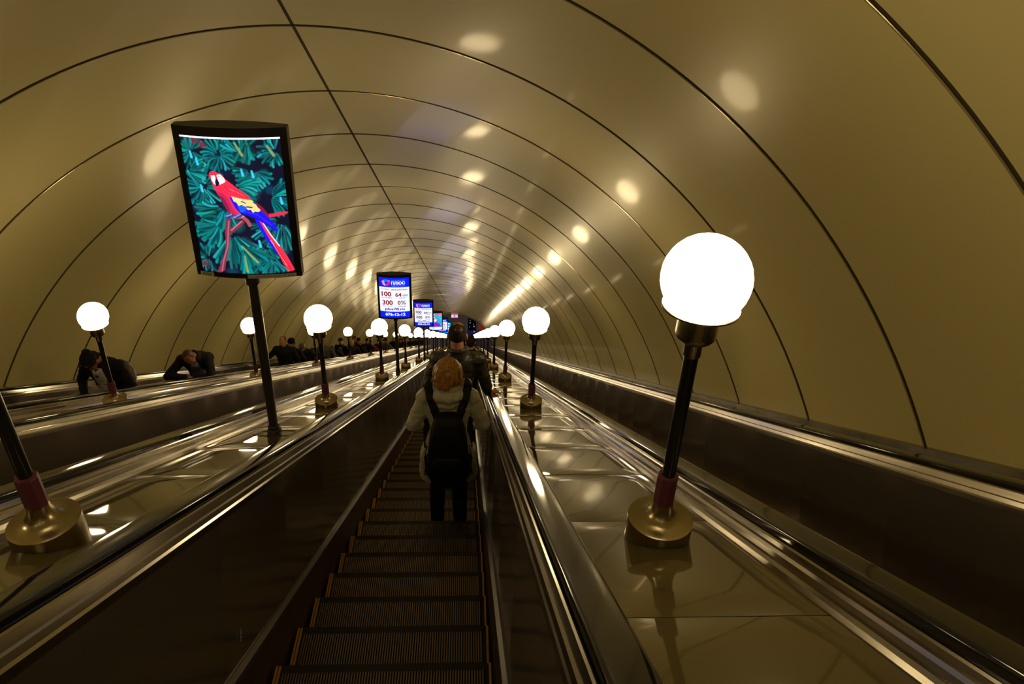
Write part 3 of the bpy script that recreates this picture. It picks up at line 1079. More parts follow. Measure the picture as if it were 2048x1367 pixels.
#PEOPLE
# ------------------------------------------------------------------ people
def frame_of(d, hint=Vector((0, 0, 1))):
    d = d.normalized()
    a = d.cross(hint)
    if a.length < 1e-4: a = d.cross(Vector((0, 1, 0)))
    a.normalize()
    return a, a.cross(d).normalized(), d


def cap_solid(bm, p, q, rp, rq, seg=12, flat=1.0, hint=Vector((0, 0, 1))):
    """closed tapered limb segment with round ends; flat<1 thins it along the second axis"""
    p, q = Vector(p), Vector(q)
    a, b, d = frame_of(q-p, hint)
    rings = []
    for t in (-80, -50, -20):
        t = math.radians(t)
        rings.append((p + d*rp*math.sin(t), rp*math.cos(t)))
    rings += [(p.lerp(q, 0.33), rp+(rq-rp)*0.33), (p.lerp(q, 0.66), rp+(rq-rp)*0.66)]
    for t in (20, 50, 80):
        t = math.radians(t)
        rings.append((q + d*rq*math.sin(t), rq*math.cos(t)))
    prev = None
    for c, r in rings:
        ring = [bm.verts.new(c + a*r*math.cos(2*math.pi*k/seg) + b*r*flat*math.sin(2*math.pi*k/seg)) for k in range(seg)]
        if prev:
            for k in range(seg):
                bm.faces.new((prev[k], prev[(k+1) % seg], ring[(k+1) % seg], ring[k]))
        else:
            bm.faces.new(list(reversed(ring)))
        prev = ring
    bm.faces.new(prev)


def ell_solid(bm, c, r, mx=None):
    g = bmesh.ops.create_icosphere(bm, subdivisions=2, radius=1.0)
    T = Matrix.Diagonal((*r, 1))
    M4 = Matrix.Translation(c) @ T if mx is None else mx @ Matrix.Translation(c) @ T
    bmesh.ops.transform(bm, matrix=M4, verts=g['verts'])


def loft(bm, rings):
    """rings: list of lists of points, closed solid"""
    vs = [[bm.verts.new(p) for p in r] for r in rings]
    n = len(vs[0])
    for a, b in zip(vs, vs[1:]):
        for k in range(n):
            bm.faces.new((a[k], a[(k+1) % n], b[(k+1) % n], b[k]))
    bm.faces.new(list(reversed(vs[0]))); bm.faces.new(vs[-1])


def skin_over(name, bm, mm, parent, voxel, smooth=3):
    o = obj(name, bm, mm, parent)
    r = o.modifiers.new('surface', 'REMESH'); r.mode = 'VOXEL'; r.voxel_size = voxel; r.use_smooth_shade = True
    if smooth:
        s = o.modifiers.new('relax', 'SMOOTH'); s.iterations = smooth; s.factor = 0.5
    return o


def person(pos, yaw, H, label, jacket='black', trousers='black', hair='short', hair_mat='hair_dark', skin='skin', lean=(0, 0), hunch=0.0,
           head=(0, 0, 0), lh=None, rh=None, lhint=(-.6, -.6, -.3), rhint=(.6, -.6, -.3), puff=1.0, hem=0.47, flare=0.0, voxel=0.016, grip=(0, 0),
           shirt=None, hood=False, legs=True, girth=1.0, group=None, knee=0.0, fist=0.9):
    root = empty('person', pos, (0, 0, yaw))
    tag(root, label, 'person', group)
    T0 = Matrix.Translation((0, 0, .52*H)) @ Matrix.Rotation(lean[1], 4, 'Y') @ Matrix.Rotation(-lean[0], 4, 'X') @ Matrix.Translation((0, 0, -.52*H))
    T1 = T0 @ Matrix.Translation((0, 0, .70*H)) @ Matrix.Rotation(-hunch, 4, 'X') @ Matrix.Translation((0, 0, -.70*H))

    def sp(x, y, z):
        v = Vector((x*H, y*H, z*H))
        if z < .46: return v
        t = max(0, min(1, (z-.46)/.12)); a = v.lerp(T0 @ v, t)
        t = max(0, min(1, (z-.64)/.10)); return a.lerp(T1 @ v, t)
    HM = T1 @ Matrix.Translation((0, 0, .86*H)) @ Matrix.Rotation(head[1], 4, 'Z') @ Matrix.Rotation(head[2], 4, 'Y') @ Matrix.Rotation(-head[0], 4, 'X') @ Matrix.Translation((0, 0, -.86*H))
    S = Matrix.Diagonal((H, H, H, 1))
    HS = HM @ S
    # arms -------------------------------------------------
    arms = []
    for sgn, tgt, hint in ((-1, lh, lhint), (1, rh, rhint)):
        sh = sp(sgn*.103, 0, .788)
        if tgt is None:
            tgt = Vector((sgn*.15*H, .05*H, .49*H)); hint = (sgn*.3, -.6, -.1)
        tgt = Vector(tgt)
        u_, f_ = .172*H, .158*H
        d = tgt - sh; L = min(d.length, (u_+f_)*.995); dn = d.normalized(); tgt = sh + dn*L
        a = (u_*u_ - f_*f_ + L*L)/(2*L); hh = math.sqrt(max(0, u_*u_-a*a))
        hv = Vector(hint); hv = (hv - dn*hv.dot(dn)).normalized()
        el = sh + dn*a + hv*hh
        arms.append((sgn, sh, el, tgt))
    # body: one continuous surface ------------------------
    bm = bmesh.new()
    def H3(x, y, z): return HM @ Vector((x*H, y*H, z*H))
    ell_solid(bm, (0, -.006, .945), (.043, .056, .051), HS)
    ell_solid(bm, (0, .016, .920), (.038, .042, .050), HS)
    ell_solid(bm, (0, .028, .890), (.026, .026, .020), HS)
    ell_solid(bm, (0, .049, .936), (.028, .010, .006), HS)
    ell_solid(bm, (0, .054, .897), (.014, .007, .005), HS)
    cap_solid(bm, H3(0, .054, .928), H3(0, .066, .911), .0045*H, .0085*H, 8)
    for sx in (-1, 1):
        ell_solid(bm, (sx*.046, -.004, .918), (.007, .013, .019), HS)
        ell_solid(bm, (sx*.024, .044, .908), (.013, .012, .013), HS)
    cap_solid(bm, sp(0, -.010, .80), H3(0, -.008, .895), .036*H, .031*H)
    rr = []
    for z, rx, ry in ((.46, .070, .055), (.55, .070, .055), (.62, .066, .052), (.70, .078, .056), (.77, .088, .056), (.815, .070, .045), (.835, .035, .033)):
        rr.append([sp(rx*math.cos(t), ry*math.sin(t), z) for t in np.linspace(0, 2*math.pi, 17)[:-1]])
    loft(bm, rr)
    for (sgn, sh, el, wr) in arms:
        cap_solid(bm, sh, el, .030*H, .024*H); cap_solid(bm, el, wr, .023*H, .0155*H)
        # hand: palm and five separate fingers
        d = (wr-el).normalized()
        g = grip[0] if sgn < 0 else grip[1]
        dd = d.copy()
        if g:   # hand laid flat on or over something: point along the given direction
            dd = (d*0.35 + Vector(g)).normalized()
        side = dd.cross(Vector((0, 0, 1)))
        if side.length < .2: side = Vector((1, 0, 0)) if not g else dd.cross(Vector((0, 1, 0)))
        side.normalize()
        nrm = side.cross(dd).normalized()
        if nrm.z > 0: nrm = -nrm          # palm faces down / inward
        if not g:
            side, nrm = Vector((0, 1, 0)), Vector((-sgn, 0, 0))
            side = (side - dd*side.dot(dd)).normalized(); nrm = dd.cross(side).normalized()
            if nrm.x*sgn > 0: nrm = -nrm
        cap_solid(bm, wr, wr+dd*.045*H, .016*H, .021*H, 12, .55, nrm)
        pc = wr + dd*.050*H
        for i, (o_, ln) in enumerate(((-.0155, .040), (-.005, .046), (.0055, .043), (.0155, .034))):
            b0 = pc + side*o_*H
            k1 = b0 + (dd*math.cos(.5*fist) + nrm*math.sin(.5*fist))*ln*.5*H
            k2 = k1 + (dd*math.cos(1.3*fist) + nrm*math.sin(1.3*fist))*ln*.5*H
            cap_solid(bm, b0, k1, .0056*H, .0052*H, 8); cap_solid(bm, k1, k2, .0052*H, .0043*H, 8)
        ts = side*(1 if side.dot(Vector((-sgn, 0.3, 0))) > 0 else -1)
        t0 = wr + dd*.014*H + ts*.014*H
        t1 = t0 + (dd*.6 + ts*.7 + nrm*.3).normalized()*.028*H
        cap_solid(bm, t0, t1, .0085*H, .0065*H, 8); cap_solid(bm, t1, t1 + (dd + nrm*.3).normalized()*.022*H, .0062*H, .0050*H, 8)
    hips = [Vector((sx*.048*H, 0, .49*H)) for sx in (-1, 1)]
    kn = [Vector((sx*.056*H, .012*H+knee*H, .275*H)) for sx in (-1, 1)]
    an = [Vector((sx*.058*H, -.012*H, .045*H)) for sx in (-1, 1)]
    for a, b, c in zip(hips, kn, an):
        cap_solid(bm, a, b, .046*H, .032*H); cap_solid(bm, b, c, .031*H, .020*H)
        cap_solid(bm, c + Vector((0, 0, -.02*H)), c + Vector((0, .085*H, -.028*H)), .020*H, .014*H, 10, .8)
    skin_over('body', bm, M[skin], root, voxel*.62, 2)
    bm = bmesh.new()
    for sx in (-1, 1):
        g_ = bmesh.ops.create_uvsphere(bm, u_segments=8, v_segments=6, radius=.0058*H)
        bmesh.ops.transform(bm, matrix=Matrix.Translation(H3(sx*.0165, .0535, .922)), verts=g_['verts'])
    obj('eyes', bm, M['eye'], root, True)
    # jacket ---------------------------------------------
    bm = bmesh.new()
    rr = []
    P = puff*girth
    ringdef = [(hem, .084*girth+flare, .066*girth+flare*.8), ((hem+.60)/2, .083*girth+flare*.85, .066*girth+flare*.7), (.60, .080*P, .064*P), (.68, .090*P, .068*P), (.76, .103*P, .068*P), (.800, .098*P, .058*P), (.828, .060*P, .045), (.850, .042, .040)]
    for z, rx, ry in ringdef:
        ring = []
        for t in np.linspace(0, 2*math.pi, 21)[:-1]:
            c_, s_ = math.cos(t), math.sin(t)
            e = .8
            ring.append(sp(rx*math.copysign(abs(c_)**e, c_), ry*math.copysign(abs(s_)**e, s_)-.004, z))
        rr.append(ring)
    loft(bm, rr)
    for (sgn, sh, el, wr) in arms:
        ins = sh.lerp(sp(0, 0, .79), .25)
        cap_solid(bm, ins, sh, .044*H*P, .045*H*P)
        cap_solid(bm, sh, el, .041*H*puff, .034*H*puff)
        cap_solid(bm, el, wr - (wr-el).normalized()*.018*H, .033*H*puff, .024*H*puff)
    # collar
    ring = [sp(.040*math.sin(t), -.006-.036*math.cos(t), .850 + .006*math.cos(t)) for t in np.linspace(-2.6, 2.6, 15)]
    for a, b in zip(ring, ring[1:]):
        cap_solid(bm, a, b, .012*H, .012*H, 8)
    if hood:
        ring = [sp(.072*math.sin(t), -.020-.060*math.cos(t), .832 - .006*math.cos(t)) for t in np.linspace(-1.9, 1.9, 13)]
        for i, (a, b) in enumerate(zip(ring, ring[1:])):
            cap_solid(bm, a, b, .026*H, .026*H, 10)
        ell_solid(bm, sp(0, -.062, .800)*1.0, (.068*H, .030*H, .040*H))
        ring = [sp(.058*math.sin(t), -.010-.052*math.cos(t), .868) for t in np.linspace(-2.2, 2.2, 13)]
        for i, (a, b) in enumerate(zip(ring, ring[1:])):
            cap_solid(bm, a, b, .015*H, .015*H, 10)
    jk = skin_over('jacket', bm, M[jacket], root, voxel, 3)
    if voxel < .015:      # soft folds in the cloth
        tx = bpy.data.textures.new('folds', 'CLOUDS'); tx.noise_scale = .085; tx.noise_depth = 2
        dm = jk.modifiers.new('folds', 'DISPLACE'); dm.texture = tx; dm.texture_coords = 'LOCAL'; dm.strength = .030; dm.mid_level = .5
    if shirt:
        bm = bmesh.new()
        rr = []
        for z, w in ((.50, .064), (.60, .066), (.70, .060), (.78, .044), (.822, .030)):
            rr.append([sp(w*math.cos(t), .045*girth*puff + .038*math.sin(t)*1.0, z) for t in np.linspace(0, 2*math.pi, 15)[:-1]])
        loft(bm, rr)
        skin_over('shirt', bm, M[shirt], root, voxel, 2)
    # trousers and shoes ---------------------------------
    if legs:
        bm = bmesh.new()
        ell_solid(bm, (0, 0, .485*H), (.084*H*girth, .064*H*girth, .055*H))
        for a, b, c in zip(hips, kn, an):
            cap_solid(bm, a, b, .054*H*girth, .042*H); cap_solid(bm, b, c + Vector((0, 0, .0*H)), .041*H, .037*H)
        skin_over('trousers', bm, M[trousers], root, voxel, 3)
        for c in an:
            bm = bmesh.new()
            cap_solid(bm, Vector((c.x, -.022*H, .024*H)), Vector((c.x, .085*H, .021*H)), .027*H, .022*H, 12, .85)
            cap_solid(bm, Vector((c.x, -.015*H, .012*H)), Vector((c.x, .08*H, .012*H)), .024*H, .024*H, 12, .5)
            skin_over('shoe', bm, M['sneaker'], root, voxel*.8, 2)
    # hair ------------------------------------------------
    bm = bmesh.new()
    if hair == 'short':
        ell_solid(bm, (0, -.013, .952), (.0475, .055, .052), HS); ell_solid(bm, (0, -.026, .918), (.040, .036, .034), HS)
        ell_solid(bm, (0, .012, .975), (.038, .036, .026), HS)
    elif hair == 'crop':      # very short, thin on the crown
        ell_solid(bm, (0, -.012, .945), (.0465, .053, .050), HS); ell_solid(bm, (0, -.024, .925), (.040, .034, .026), HS)
    elif hair == 'bob':
        ell_solid(bm, (0, -.014, .942), (.066, .066, .060), HS); ell_solid(bm, (0, -.022, .912), (.068, .058, .048), HS)
        ell_solid(bm, (0, -.034, .885), (.052, .040, .030), HS); ell_solid(bm, (0, -.006, .955), (.058, .060, .048), HS)
        rng = random.Random(3)
        for i in range(60):      # separate locks break up the outline
            a = rng.uniform(0, 2*math.pi); z = rng.uniform(.87, .955)
            rr_ = .065*math.sqrt(max(.05, 1-((z-.935)/.075)**2))
            x, y = rr_*math.sin(a), -.016-rr_*math.cos(a)*1.02
            if y > .02: continue
            cap_solid(bm, H3(x*.92, y*.92, z+.006), H3(x*1.05, y*1.05, z-.028), .010*H, .008*H, 8)
    elif hair == 'long':
        ell_solid(bm, (0, -.013, .950), (.050, .058, .054), HS); ell_solid(bm, (0, -.028, .890), (.047, .036, .060), HS); ell_solid(bm, (0, -.036, .83), (.044, .026, .05), HS)
    elif hair == 'bun':
        ell_solid(bm, (0, -.012, .952), (.050, .058, .052), HS); ell_solid(bm, (0, -.058, .975), (.030, .026, .028), HS); ell_solid(bm, (0, -.028, .91), (.042, .034, .03), HS)
        ell_solid(bm, (0, .018, .972), (.043, .034, .024), HS)
    elif hair == 'beanie':
        ell_solid(bm, (0, -.010, .957), (.052, .061, .054), HS); ell_solid(bm, (0, -.026, .915), (.048, .042, .04), HS)
    elif hair == 'cap':
        ell_solid(bm, (0, -.008, .962), (.050, .060, .046), HS); ell_solid(bm, (0, .055, .950), (.036, .036, .006), HS)
    if hair:
        nm = {'beanie': 'knitted_hat', 'cap': 'cap'}.get(hair, 'hair')
        skin_over(nm, bm, M[hair_mat], root, voxel*.7, 1)
    return root, sp, H3


def tread(k, x, back=0.18):
    p = W(x, ST0 + k*DST, NOSE_U)
    return Vector((p.x, p.y-back, p.z))


def local(root_pos, yaw, p):
    """world point -> the person's own frame"""
    v = Vector(p) - root_pos
    return Matrix.Rotation(-yaw, 3, 'Z') @ v


def rail_point(key, side, s, lift=0.02):
    return W(CENTRES[key] + side*0.652, s, -0.588+lift)


# --- the two riders just ahead
p1 = tread(7, -0.13, .17)
w1, sp1, h1 = person(p1, 0.02, 1.635, 'person in cream hooded parka with ginger bob, seen from behind, wearing a black backpack',
                     jacket='parka', trousers='black', hair='bob', hair_mat='hair_ginger', puff=1.07, hem=.345, flare=.062, voxel=.010, hood=True,
                     lh=(-.20, .20, .88), rh=(.20, .20, .88), lhint=(-.55, -.5, -.5), rhint=(.55, -.5, -.5), girth=1.0)
w1['label'] = 'person in cream hooded parka with a ginger bob, back turned, nearest rider'

# backpack
H = 1.635
pk = empty('backpack', p1, (0, 0, 0.02))
tag(pk, 'black backpack with shoulder straps on the back of the cream parka', 'backpack')
bm = bmesh.new()
rr = []
for z, rx, ry, yc in ((.62, .10, .06, -.19), (.645, .140, .085, -.20), (.72, .164, .105, -.215), (.84, .166, .112, -.22), (.98, .152, .108, -.215), (1.12, .135, .095, -.20), (1.21, .105, .075, -.185), (1.245, .070, .045, -.17)):
    ring = []
    for t in np.linspace(0, 2*math.pi, 25)[:-1]:
        c_, s_ = math.cos(t), math.sin(t)
        ring.append(Vector((rx*math.copysign(abs(c_)**.7, c_), yc + ry*math.copysign(abs(s_)**.7, s_), z)))
    rr.append(ring)
loft(bm, rr)
skin_over('pack_body', bm, M['pack'], pk, .012, 3)
bm = bmesh.new()
rr = []
for z, rx, ry in ((.66, .10, .02), (.69, .135, .035), (.80, .14, .045), (.90, .125, .04), (.95, .09, .02)):
    rr.append([Vector((rx*math.cos(t), -.325 + ry*math.sin(t), z)) for t in np.linspace(0, 2*math.pi, 21)[:-1]])
loft(bm, rr)
skin_over('front_pocket', bm, M['pack'], pk, .010, 3)
for sx in (-1, 1):
    bm = bmesh.new()
    pts = [(sx*.080, -.165, 1.20), (sx*.105, -.145, 1.28), (sx*.135, -.115, 1.36), (sx*.150, -.04, 1.425), (sx*.145, .05, 1.405), (sx*.135, .115, 1.30), (sx*.16, .14, 1.1), (sx*.17, .10, .95), (sx*.165, -.05, .86)]
    for a, b in zip(pts, pts[1:]):
        cap_solid(bm, a, b, .036, .036, 10, .33, Vector((0, -.6, .8)))
    skin_over('shoulder_strap', bm, M['pack'], pk, .010, 2)
    bm = bmesh.new()
    cap_solid(bm, (sx*.150, -.20, .71), (sx*.155, -.19, .86), .030, .028, 10)
    skin_over('side_pocket', bm, M['pack'], pk, .010, 2)
    bm = bmesh.new()
    for a, b in zip([(sx*.165, -.14, .92), (sx*.185, -.15, .82), (sx*.178, -.16, .74)], [(sx*.185, -.15, .82), (sx*.178, -.16, .74), (sx*.185, -.17, .66)]):
        cap_solid(bm, a, b, .010, .010, 8, .4)
    skin_over('loose_webbing', bm, M['pack'], pk, .007, 1)

p2 = tread(11, -0.08, .16)
hand = rail_point('three', 1, 8.22, .036)
m2, sp2, h2 = person(p2, -0.02, 1.99, 'person in black leather jacket, cropped dark hair thin on the crown, hand on right handrail',
                     jacket='leather', trousers='black', hair='crop', hair_mat='hair_dark', skin='skin_dark', puff=.90, hem=.44, voxel=.012,
                     rh=local(p2, -.02, hand - Vector((.055, .04, 0))), rhint=(.35, -.5, -.8), grip=(0, (1.0, .55, .05)), fist=.6)
# bare patch on the crown
bm = bmesh.new()
g_ = bmesh.ops.create_icosphere(bm, subdivisions=3, radius=1.0)
bmesh.ops.transform(bm, matrix=Matrix.Translation(h2(0.006, -.030, .972)) @ Matrix.Diagonal((.048, .050, .042, 1)), verts=g_['verts'])
M['crown'] = mat('thin_hair_scalp', (0.075, 0.030, 0.012), rough=0.5)
obj('bare_crown', bm, M['crown'], m2, True)

p3 = tread(24, 0.09)
person(p3, 0, 1.84, 'person in black with dark hair, just beyond the leather jacket to its right', jacket='black', hair='short', voxel=.02, lean=(.1, 0))

# --- riders coming up on the far-left escalator, facing the viewer
PI = math.pi
pa = tread(15, -4.28)
ya = PI - .15
wa, spa, ha = person(pa, ya, 1.86, 'person in black jacket and printed white shirt, head bowed, sunglasses pushed up in dark hair', jacket='black', hair='bun', skin='skin_dark',
                     lean=(.14, .05), hunch=.20, head=(.85, -.15, -.12), lh=local(pa, ya, pa + Vector((.10, -.30, 1.0))), rh=local(pa, ya, pa + Vector((-.26, -.24, 1.13))), shirt='shirt_print', voxel=.014, girth=1.12)
bm = bmesh.new()
for sx in (-1, 1):
    g_ = bmesh.ops.create_uvsphere(bm, u_segments=12, v_segments=8, radius=.02)
    bmesh.ops.transform(bm, matrix=Matrix.Translation(ha(sx*.021, .030, .990)) @ Matrix.Diagonal((1.3, .7, .9, 1)), verts=g_['verts'])
cap_solid(bm, ha(-.050, -.01, .960), ha(-.03, .032, .988), .003, .003, 6); cap_solid(bm, ha(.050, -.01, .960), ha(.03, .032, .988), .003, .003, 6)
cap_solid(bm, ha(-.03, .034, .990), ha(.03, .034, .990), .003, .003, 6)
M['shades'] = mat('sunglass_lens', (0.02, 0.02, 0.025), rough=0.05, spec=1.0, metal=.3)
o = obj('sunglasses', bm, M['shades'], None, True)
o.matrix_world = Matrix.Translation(pa) @ Matrix.Rotation(ya, 4, 'Z')
tag(o, 'sunglasses pushed up on the bowed dark-haired head at far left', 'sunglasses')
# slouchy bag on the arm away from the viewer
bm = bmesh.new()
rr = []
for z, rx, ry in ((-.22, .08, .04), (-.19, .15, .08), (-.10, .165, .09), (.03, .145, .08), (.13, .10, .05), (.17, .05, .03)):
    rr.append([Vector((rx*math.cos(t)*(1+.05*math.sin(5*t+z*9)), ry*math.sin(t)*(1+.1*math.sin(7*t)), z)) for t in np.linspace(0, 2*math.pi, 29)[:-1]])
loft(bm, rr)
hb = empty('shoulder_bag', pa + Vector((.10, .02, 1.30)), (0.1, 0.05, .25))
tag(hb, 'slouchy silvery black shoulder bag beside the printed white shirt', 'bag')
skin_over('bag_body', bm, M['bagmetal'], hb, .012, 2)
bm = bmesh.new()
pts = [(-.04, 0, .12), (-.08, -.03, .18), (-.10, -.05, .20), (-.06, -.02, .19), (.0, .01, .14)]
for a, b in zip(pts, pts[1:]): cap_solid(bm, a, b, .012, .012, 8)
skin_over('bag_strap', bm, M['black'], hb, .008, 1)

pb = tread(22, -4.30)
yb = PI + .10
hp = local(pb, yb, pb + Vector((-.04, -.38, 1.27)))
person(pb, yb, 1.95, 'person with shaved head in black coat, bent forward with clasped hands', jacket='black', hair='crop', hair_mat='hair_brown', skin='skin_dark',
       lean=(.20, .06), hunch=.42, head=(.55, .10, .15), lh=hp + Vector((-.02, 0, 0)), rh=hp + Vector((.05, 0, .02)), lhint=(-1.0, .1, .1), rhint=(1.0, .0, .1), voxel=.015,
       shirt='grey', girth=1.12, grip=((.8, .3, -.3), (-.8, .3, -.3)), fist=.9)

crowd = [
    (36, -4.42, 1.87, 'balding person in black sweater, arm out to the far handrail', dict(jacket='black', hair='crop', hair_mat='hair_brown', skin='skin', out=1, girth=1.2)),
    (39, -4.53, 1.80, 'person in black knitted hat behind the balding one', dict(jacket='black', hair='beanie', hair_mat='black')),
    (42, -4.50, 1.83, 'person with greying hair and dark jacket, head bowed, behind the knitted hat', dict(jacket='charcoal', hair='short', hair_mat='hair_grey', bow=.5)),
    (44, -4.40, 1.74, 'person in black with dark hair, head bowed low, left of a lamp pole', dict(jacket='black', hair='long', bow=.7)),
    (49, -4.52, 1.80, 'person in pale grey-green coat right behind the lamp pole', dict(jacket='olive', hair='short', hair_mat='hair_fair')),
    (53, -4.61, 1.66, 'short person in black with dark hair, head down, right of the grey-green coat', dict(jacket='black', hair='short', bow=.5)),
    (55, -4.42, 1.82, 'bearded person with glasses in open dark jacket over blue shirt', dict(jacket='navy', hair='short', shirt='blueshirt', beard=1)),
    (58, -4.25, 1.74, 'person with long fair hair, beside the bearded one', dict(jacket='charcoal', hair='long', hair_mat='hair_fair')),
    (63, -4.48, 1.92, 'tall person with reddish brown hair above the fair-haired one', dict(jacket='brown', hair='long', hair_mat='hair_brown')),
    (61, -4.18, 1.82, 'person in black holding a hand up to the face', dict(jacket='black', hair='short', phone=1)),
    (67, -4.60, 1.84, 'person with thick black hair just behind the raised hand', dict(jacket='black', hair='long')),
    (77, -4.62, 1.72, 'person in dark red coat, small, further down the queue', dict(jacket='red', hair='long', hair_mat='hair_brown')),
    (74, -4.60, 1.80, 'person in navy coat behind the red coat', dict(jacket='navy', hair='short')),
    (80, -4.38, 1.76, 'person in charcoal coat under the pair of overlapping globes', dict(jacket='charcoal', hair='short')),
    (85, -4.22, 1.80, 'person in grey coat right of the overlapping globes', dict(jacket='grey', hair='short')),
    (90, -4.60, 1.76, 'person in brown jacket left of the second sign post', dict(jacket='brown', hair='short')),
    (98, -4.39, 1.92, 'tall bare-headed person in black left of the second sign post', dict(jacket='black', hair='crop', hair_mat='hair_brown')),
    (104, -4.20, 1.80, 'person in black right behind the second sign post', dict(jacket='black', hair='short')),
    (106, -4.30, 1.95, 'tall flushed person in black right of the second sign post', dict(jacket='black', hair='crop', hair_mat='hair_brown')),
    (116, -4.55, 1.80, 'small distant person in grey coat right of the second sign post', dict(jacket='grey', hair='short')),
    (131, -4.50, 1.84, 'small distant person in navy between the third and fourth middle lamps', dict(jacket='navy', hair='short')),
    (138, -4.30, 1.88, 'small distant person in black near the fourth middle lamp', dict(jacket='black', hair='short')),
    (152, -4.50, 1.88, 'small distant person in charcoal near the foot of the escalator', dict(jacket='charcoal', hair='short')),
    (162, -4.30, 1.90, 'last visible person of the queue, in brown, at the foot of the escalator', dict(jacket='brown', hair='short')),
]
rng = random.Random(9)
for (k, x, h, lab, kw) in crowd:
    kw = dict(kw)
    pos = tread(k, x)
    yw = PI + rng.uniform(-.35, .35)
    bow = kw.pop('bow', 0); out = kw.pop('out', 0); phone = kw.pop('phone', 0); beard = kw.pop('beard', 0)
    ex = {}
    if out:
        yw = PI - .1
        ex = dict(rh=local(pos, yw, pos + Vector((-.62, -.30, 1.02))), rhint=(1, -.2, -.2))
        ex['lh'] = None
    elif phone:
        ex = dict(lh=Vector((-.07, .16, h*.86)), lhint=(-.7, .3, -1))
    elif rng.random() < .5:
        ex = dict(lh=local(pos, yw, pos + Vector((.30, -.30, .95))), lhint=(-1, -.2, -.3))
    vox = .020 if k < 70 else .03
    r, s_, h_ = person(pos, yw, h, lab, lean=(.08+bow*.25, 0), hunch=bow*.3, head=(bow*.9, rng.uniform(-.3, .3), 0), voxel=vox, group='riders coming up on the far-left escalator', legs=k < 60, **ex, **kw)
    if beard:
        bm = bmesh.new(); ell_solid(bm, h_(0, .034, .885), (.030*h, .026*h, .022*h))
        skin_over('beard', bm, M['hair_dark'], r, .01, 1)
        bm = bmesh.new()
        for sx in (-1, 1):
            for a in range(10):
                t0, t1 = 2*PI*a/10, 2*PI*(a+1)/10
                cap_solid(bm, h_(sx*.018+.012*math.cos(t0), .064, .924+.009*math.sin(t0)), h_(sx*.018+.012*math.cos(t1), .064, .924+.009*math.sin(t1)), .002, .002, 5)
        o = obj('glasses', bm, M['eye'], r)
        tag(o)
# riders further down the viewer's own escalator, mostly hidden by the two in front
for (k, x, h, lab, jk) in ((30, -.05, 1.8, 'dark-clothed person further down the descending escalator, at the right shoulder of the leather jacket', 'charcoal'),):
    person(tread(k, x), 0, h, 'dark-clothed person further down, right of the leather jacket', jacket=jk, hair='short', voxel=.03, legs=False)

# ------------------------------------------------------------------ hall at the foot of the tunnel
E0 = W(0, S_END, NOSE_U-0.05)
fz = E0.z
bm = bmesh.new()
box(bm, -9, 7, E0.y-1.0, E0.y+24, fz-.2, fz)
o = obj('floor', bm, M['dark_floor']); tag(o, 'dark floor of the hall below', 'floor', kind='structure')
bm = bmesh.new()
box(bm, -9, 7, E0.y+22, E0.y+22.3, fz, fz+9)
o = obj('wall_back', bm, M['dark_wall']); tag(o, 'dim far wall of the hall below', 'wall', kind='structure')
for nm, x0, x1 in (('wall_left', -9.3, -9.0), ('wall_right', 7.0, 7.3)):
    bm = bmesh.new()
    box(bm, x0, x1, E0.y-1, E0.y+22.3, fz, fz+9)
    o = obj(nm, bm, M['dark_wall']); tag(o, 'dim side wall of the hall below', 'wall', kind='structure')
bm = bmesh.new()
box(bm, -9, 7, E0.y-1, E0.y+22.3, fz+9, fz+9.3)
o = obj('ceiling', bm, M['dark_wall']); tag(o, 'dim ceiling of the hall below', 'ceiling', kind='structure')


# display board above the foot of the tunnel
t_ = Vector((-1.173, 72.017, -38.807))
root = empty('display_board', t_)
tag(root, 'small bright pink and white display board above the foot of the tunnel', 'sign')
bm = bmesh.new(); box(bm, -.36, .36, 0, .10, -.25, .25); obj('board_case', bm, M['sign_case'], root)
cells = bmesh.new()
rng = random.Random(21)
for i in range(9):
    for j in range(6):
        x = -.34+i*.0755; z = -.23+j*.0765
        box(cells, x, x+.074, -.006, 0, z, z+.075, rng.choice([0, 0, 1, 1, 2, 3]) if abs(i-4) > 1 or j in (0, 5) else rng.choice([1, 2, 2, 4]))
M['e_magenta'] = emis('lit_magenta', (.8, .12, .55)); M['e_lilac'] = emis('lit_lilac', (.55, .45, .7)); M['e_pale'] = emis('lit_pale_yellow', (.8, .75, .45))
obj('board_picture', cells, [M['e_white'], M['e_pink'], M['e_magenta'], M['e_lilac'], M['e_crimson']], root)
bm = bmesh.new(); box(bm, -.02, .02, .03, .07, .25, fz+9-t_.z); obj('hanger', bm, M['sign_case'], root)
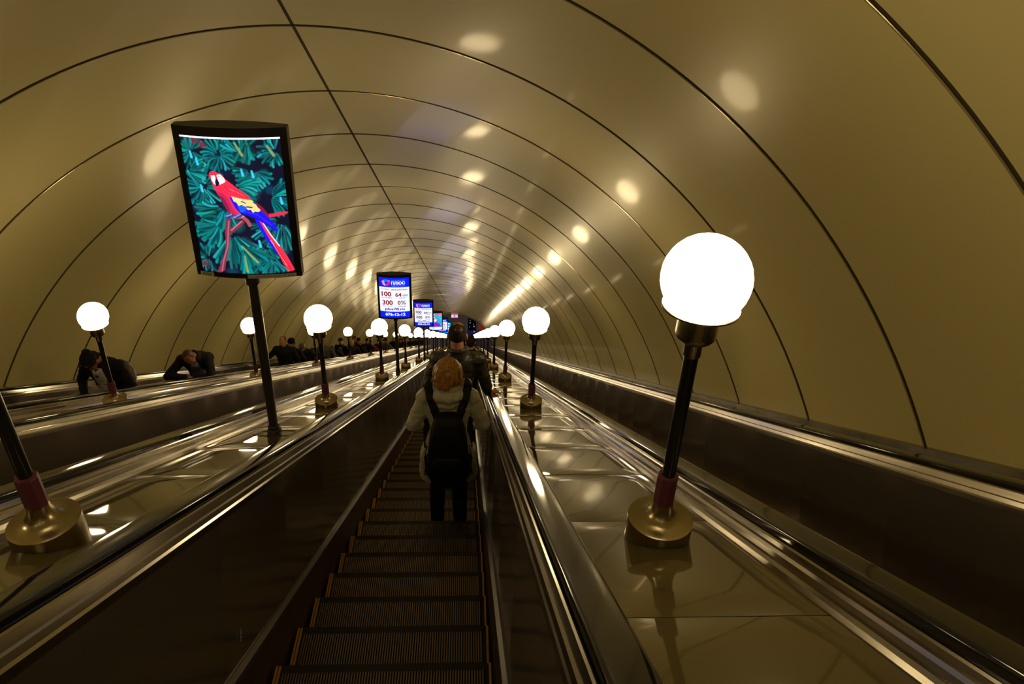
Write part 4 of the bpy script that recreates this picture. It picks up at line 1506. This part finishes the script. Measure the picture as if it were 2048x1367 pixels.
# booth with dark windows over a blue counter
yb_ = E0.y+3
a = Vector((0.246, 71.517, -38.818)); b = Vector((1.105, 71.517, -40.374))
root = empty('booth', Vector(((a.x+b.x)/2, yb_, fz)))
tag(root, 'dark cabin with small lights above a deep blue front, at the foot of the tunnel', 'booth')
w_ = (b.x-a.x)/2
M['blue_glow'] = mat('glowing_blue_paint', (0.015, 0.015, 0.10), rough=.4, emit=(0.02, 0.02, 0.12), strength=.35)  # faint glow put into the blue front, which is no lamp
M['cabin'] = mat('cabin_dark', (0.012, 0.013, 0.018), rough=.3)
hgt = a.z-fz
M['e_pale_grey'] = emis('lit_pale', (.55, .55, .5), .8)
bm = bmesh.new(); box(bm, -w_, w_, 0, 2, hgt*.42, hgt, 0); obj('cabin', bm, M['cabin'], root)
bm = bmesh.new(); box(bm, -w_-.05, w_+.05, -.05, 2.05, 0, hgt*.42, 0); obj('front_panel', bm, M['blue_glow'], root)
for (x, z, r) in ((-.5*w_, .92, .025), (-.45*w_, .80, .04), (.5*w_, .62, .05), (.35*w_, .72, .02), (-.6*w_, .60, .025), (.55*w_, .38, .045)):
    bm = bmesh.new(); box(bm, x-r, x+r, -.09, -.06, hgt*z-r, hgt*z+r); obj('indicator_light', bm, M['e_pale_grey'], root)
# red banner on the right
a = Vector((1.358, 71.517, -39.584)); b = Vector((2.369, 71.517, -40.057))
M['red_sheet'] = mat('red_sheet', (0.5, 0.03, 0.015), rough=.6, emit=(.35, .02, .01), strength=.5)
bm = bmesh.new(); box(bm, a.x, b.x, E0.y+3, E0.y+3.1, b.z-.1, a.z)
o = obj('banner', bm, M['red_sheet']); tag(o, 'small red lit banner hanging right of the blue cabin', 'banner')
# unseen area light added under the ceiling to brighten the dark hall
ld = bpy.data.lights.new('hall_fill', 'AREA'); ld.shape = 'RECTANGLE'; ld.size = 8; ld.size_y = 10
ld.energy = 260; ld.color = (1.0, .86, .82)
lo = bpy.data.objects.new('hall_fill', ld); COL.objects.link(lo)
lo.location = (-1.3, E0.y+11, fz+8.6)
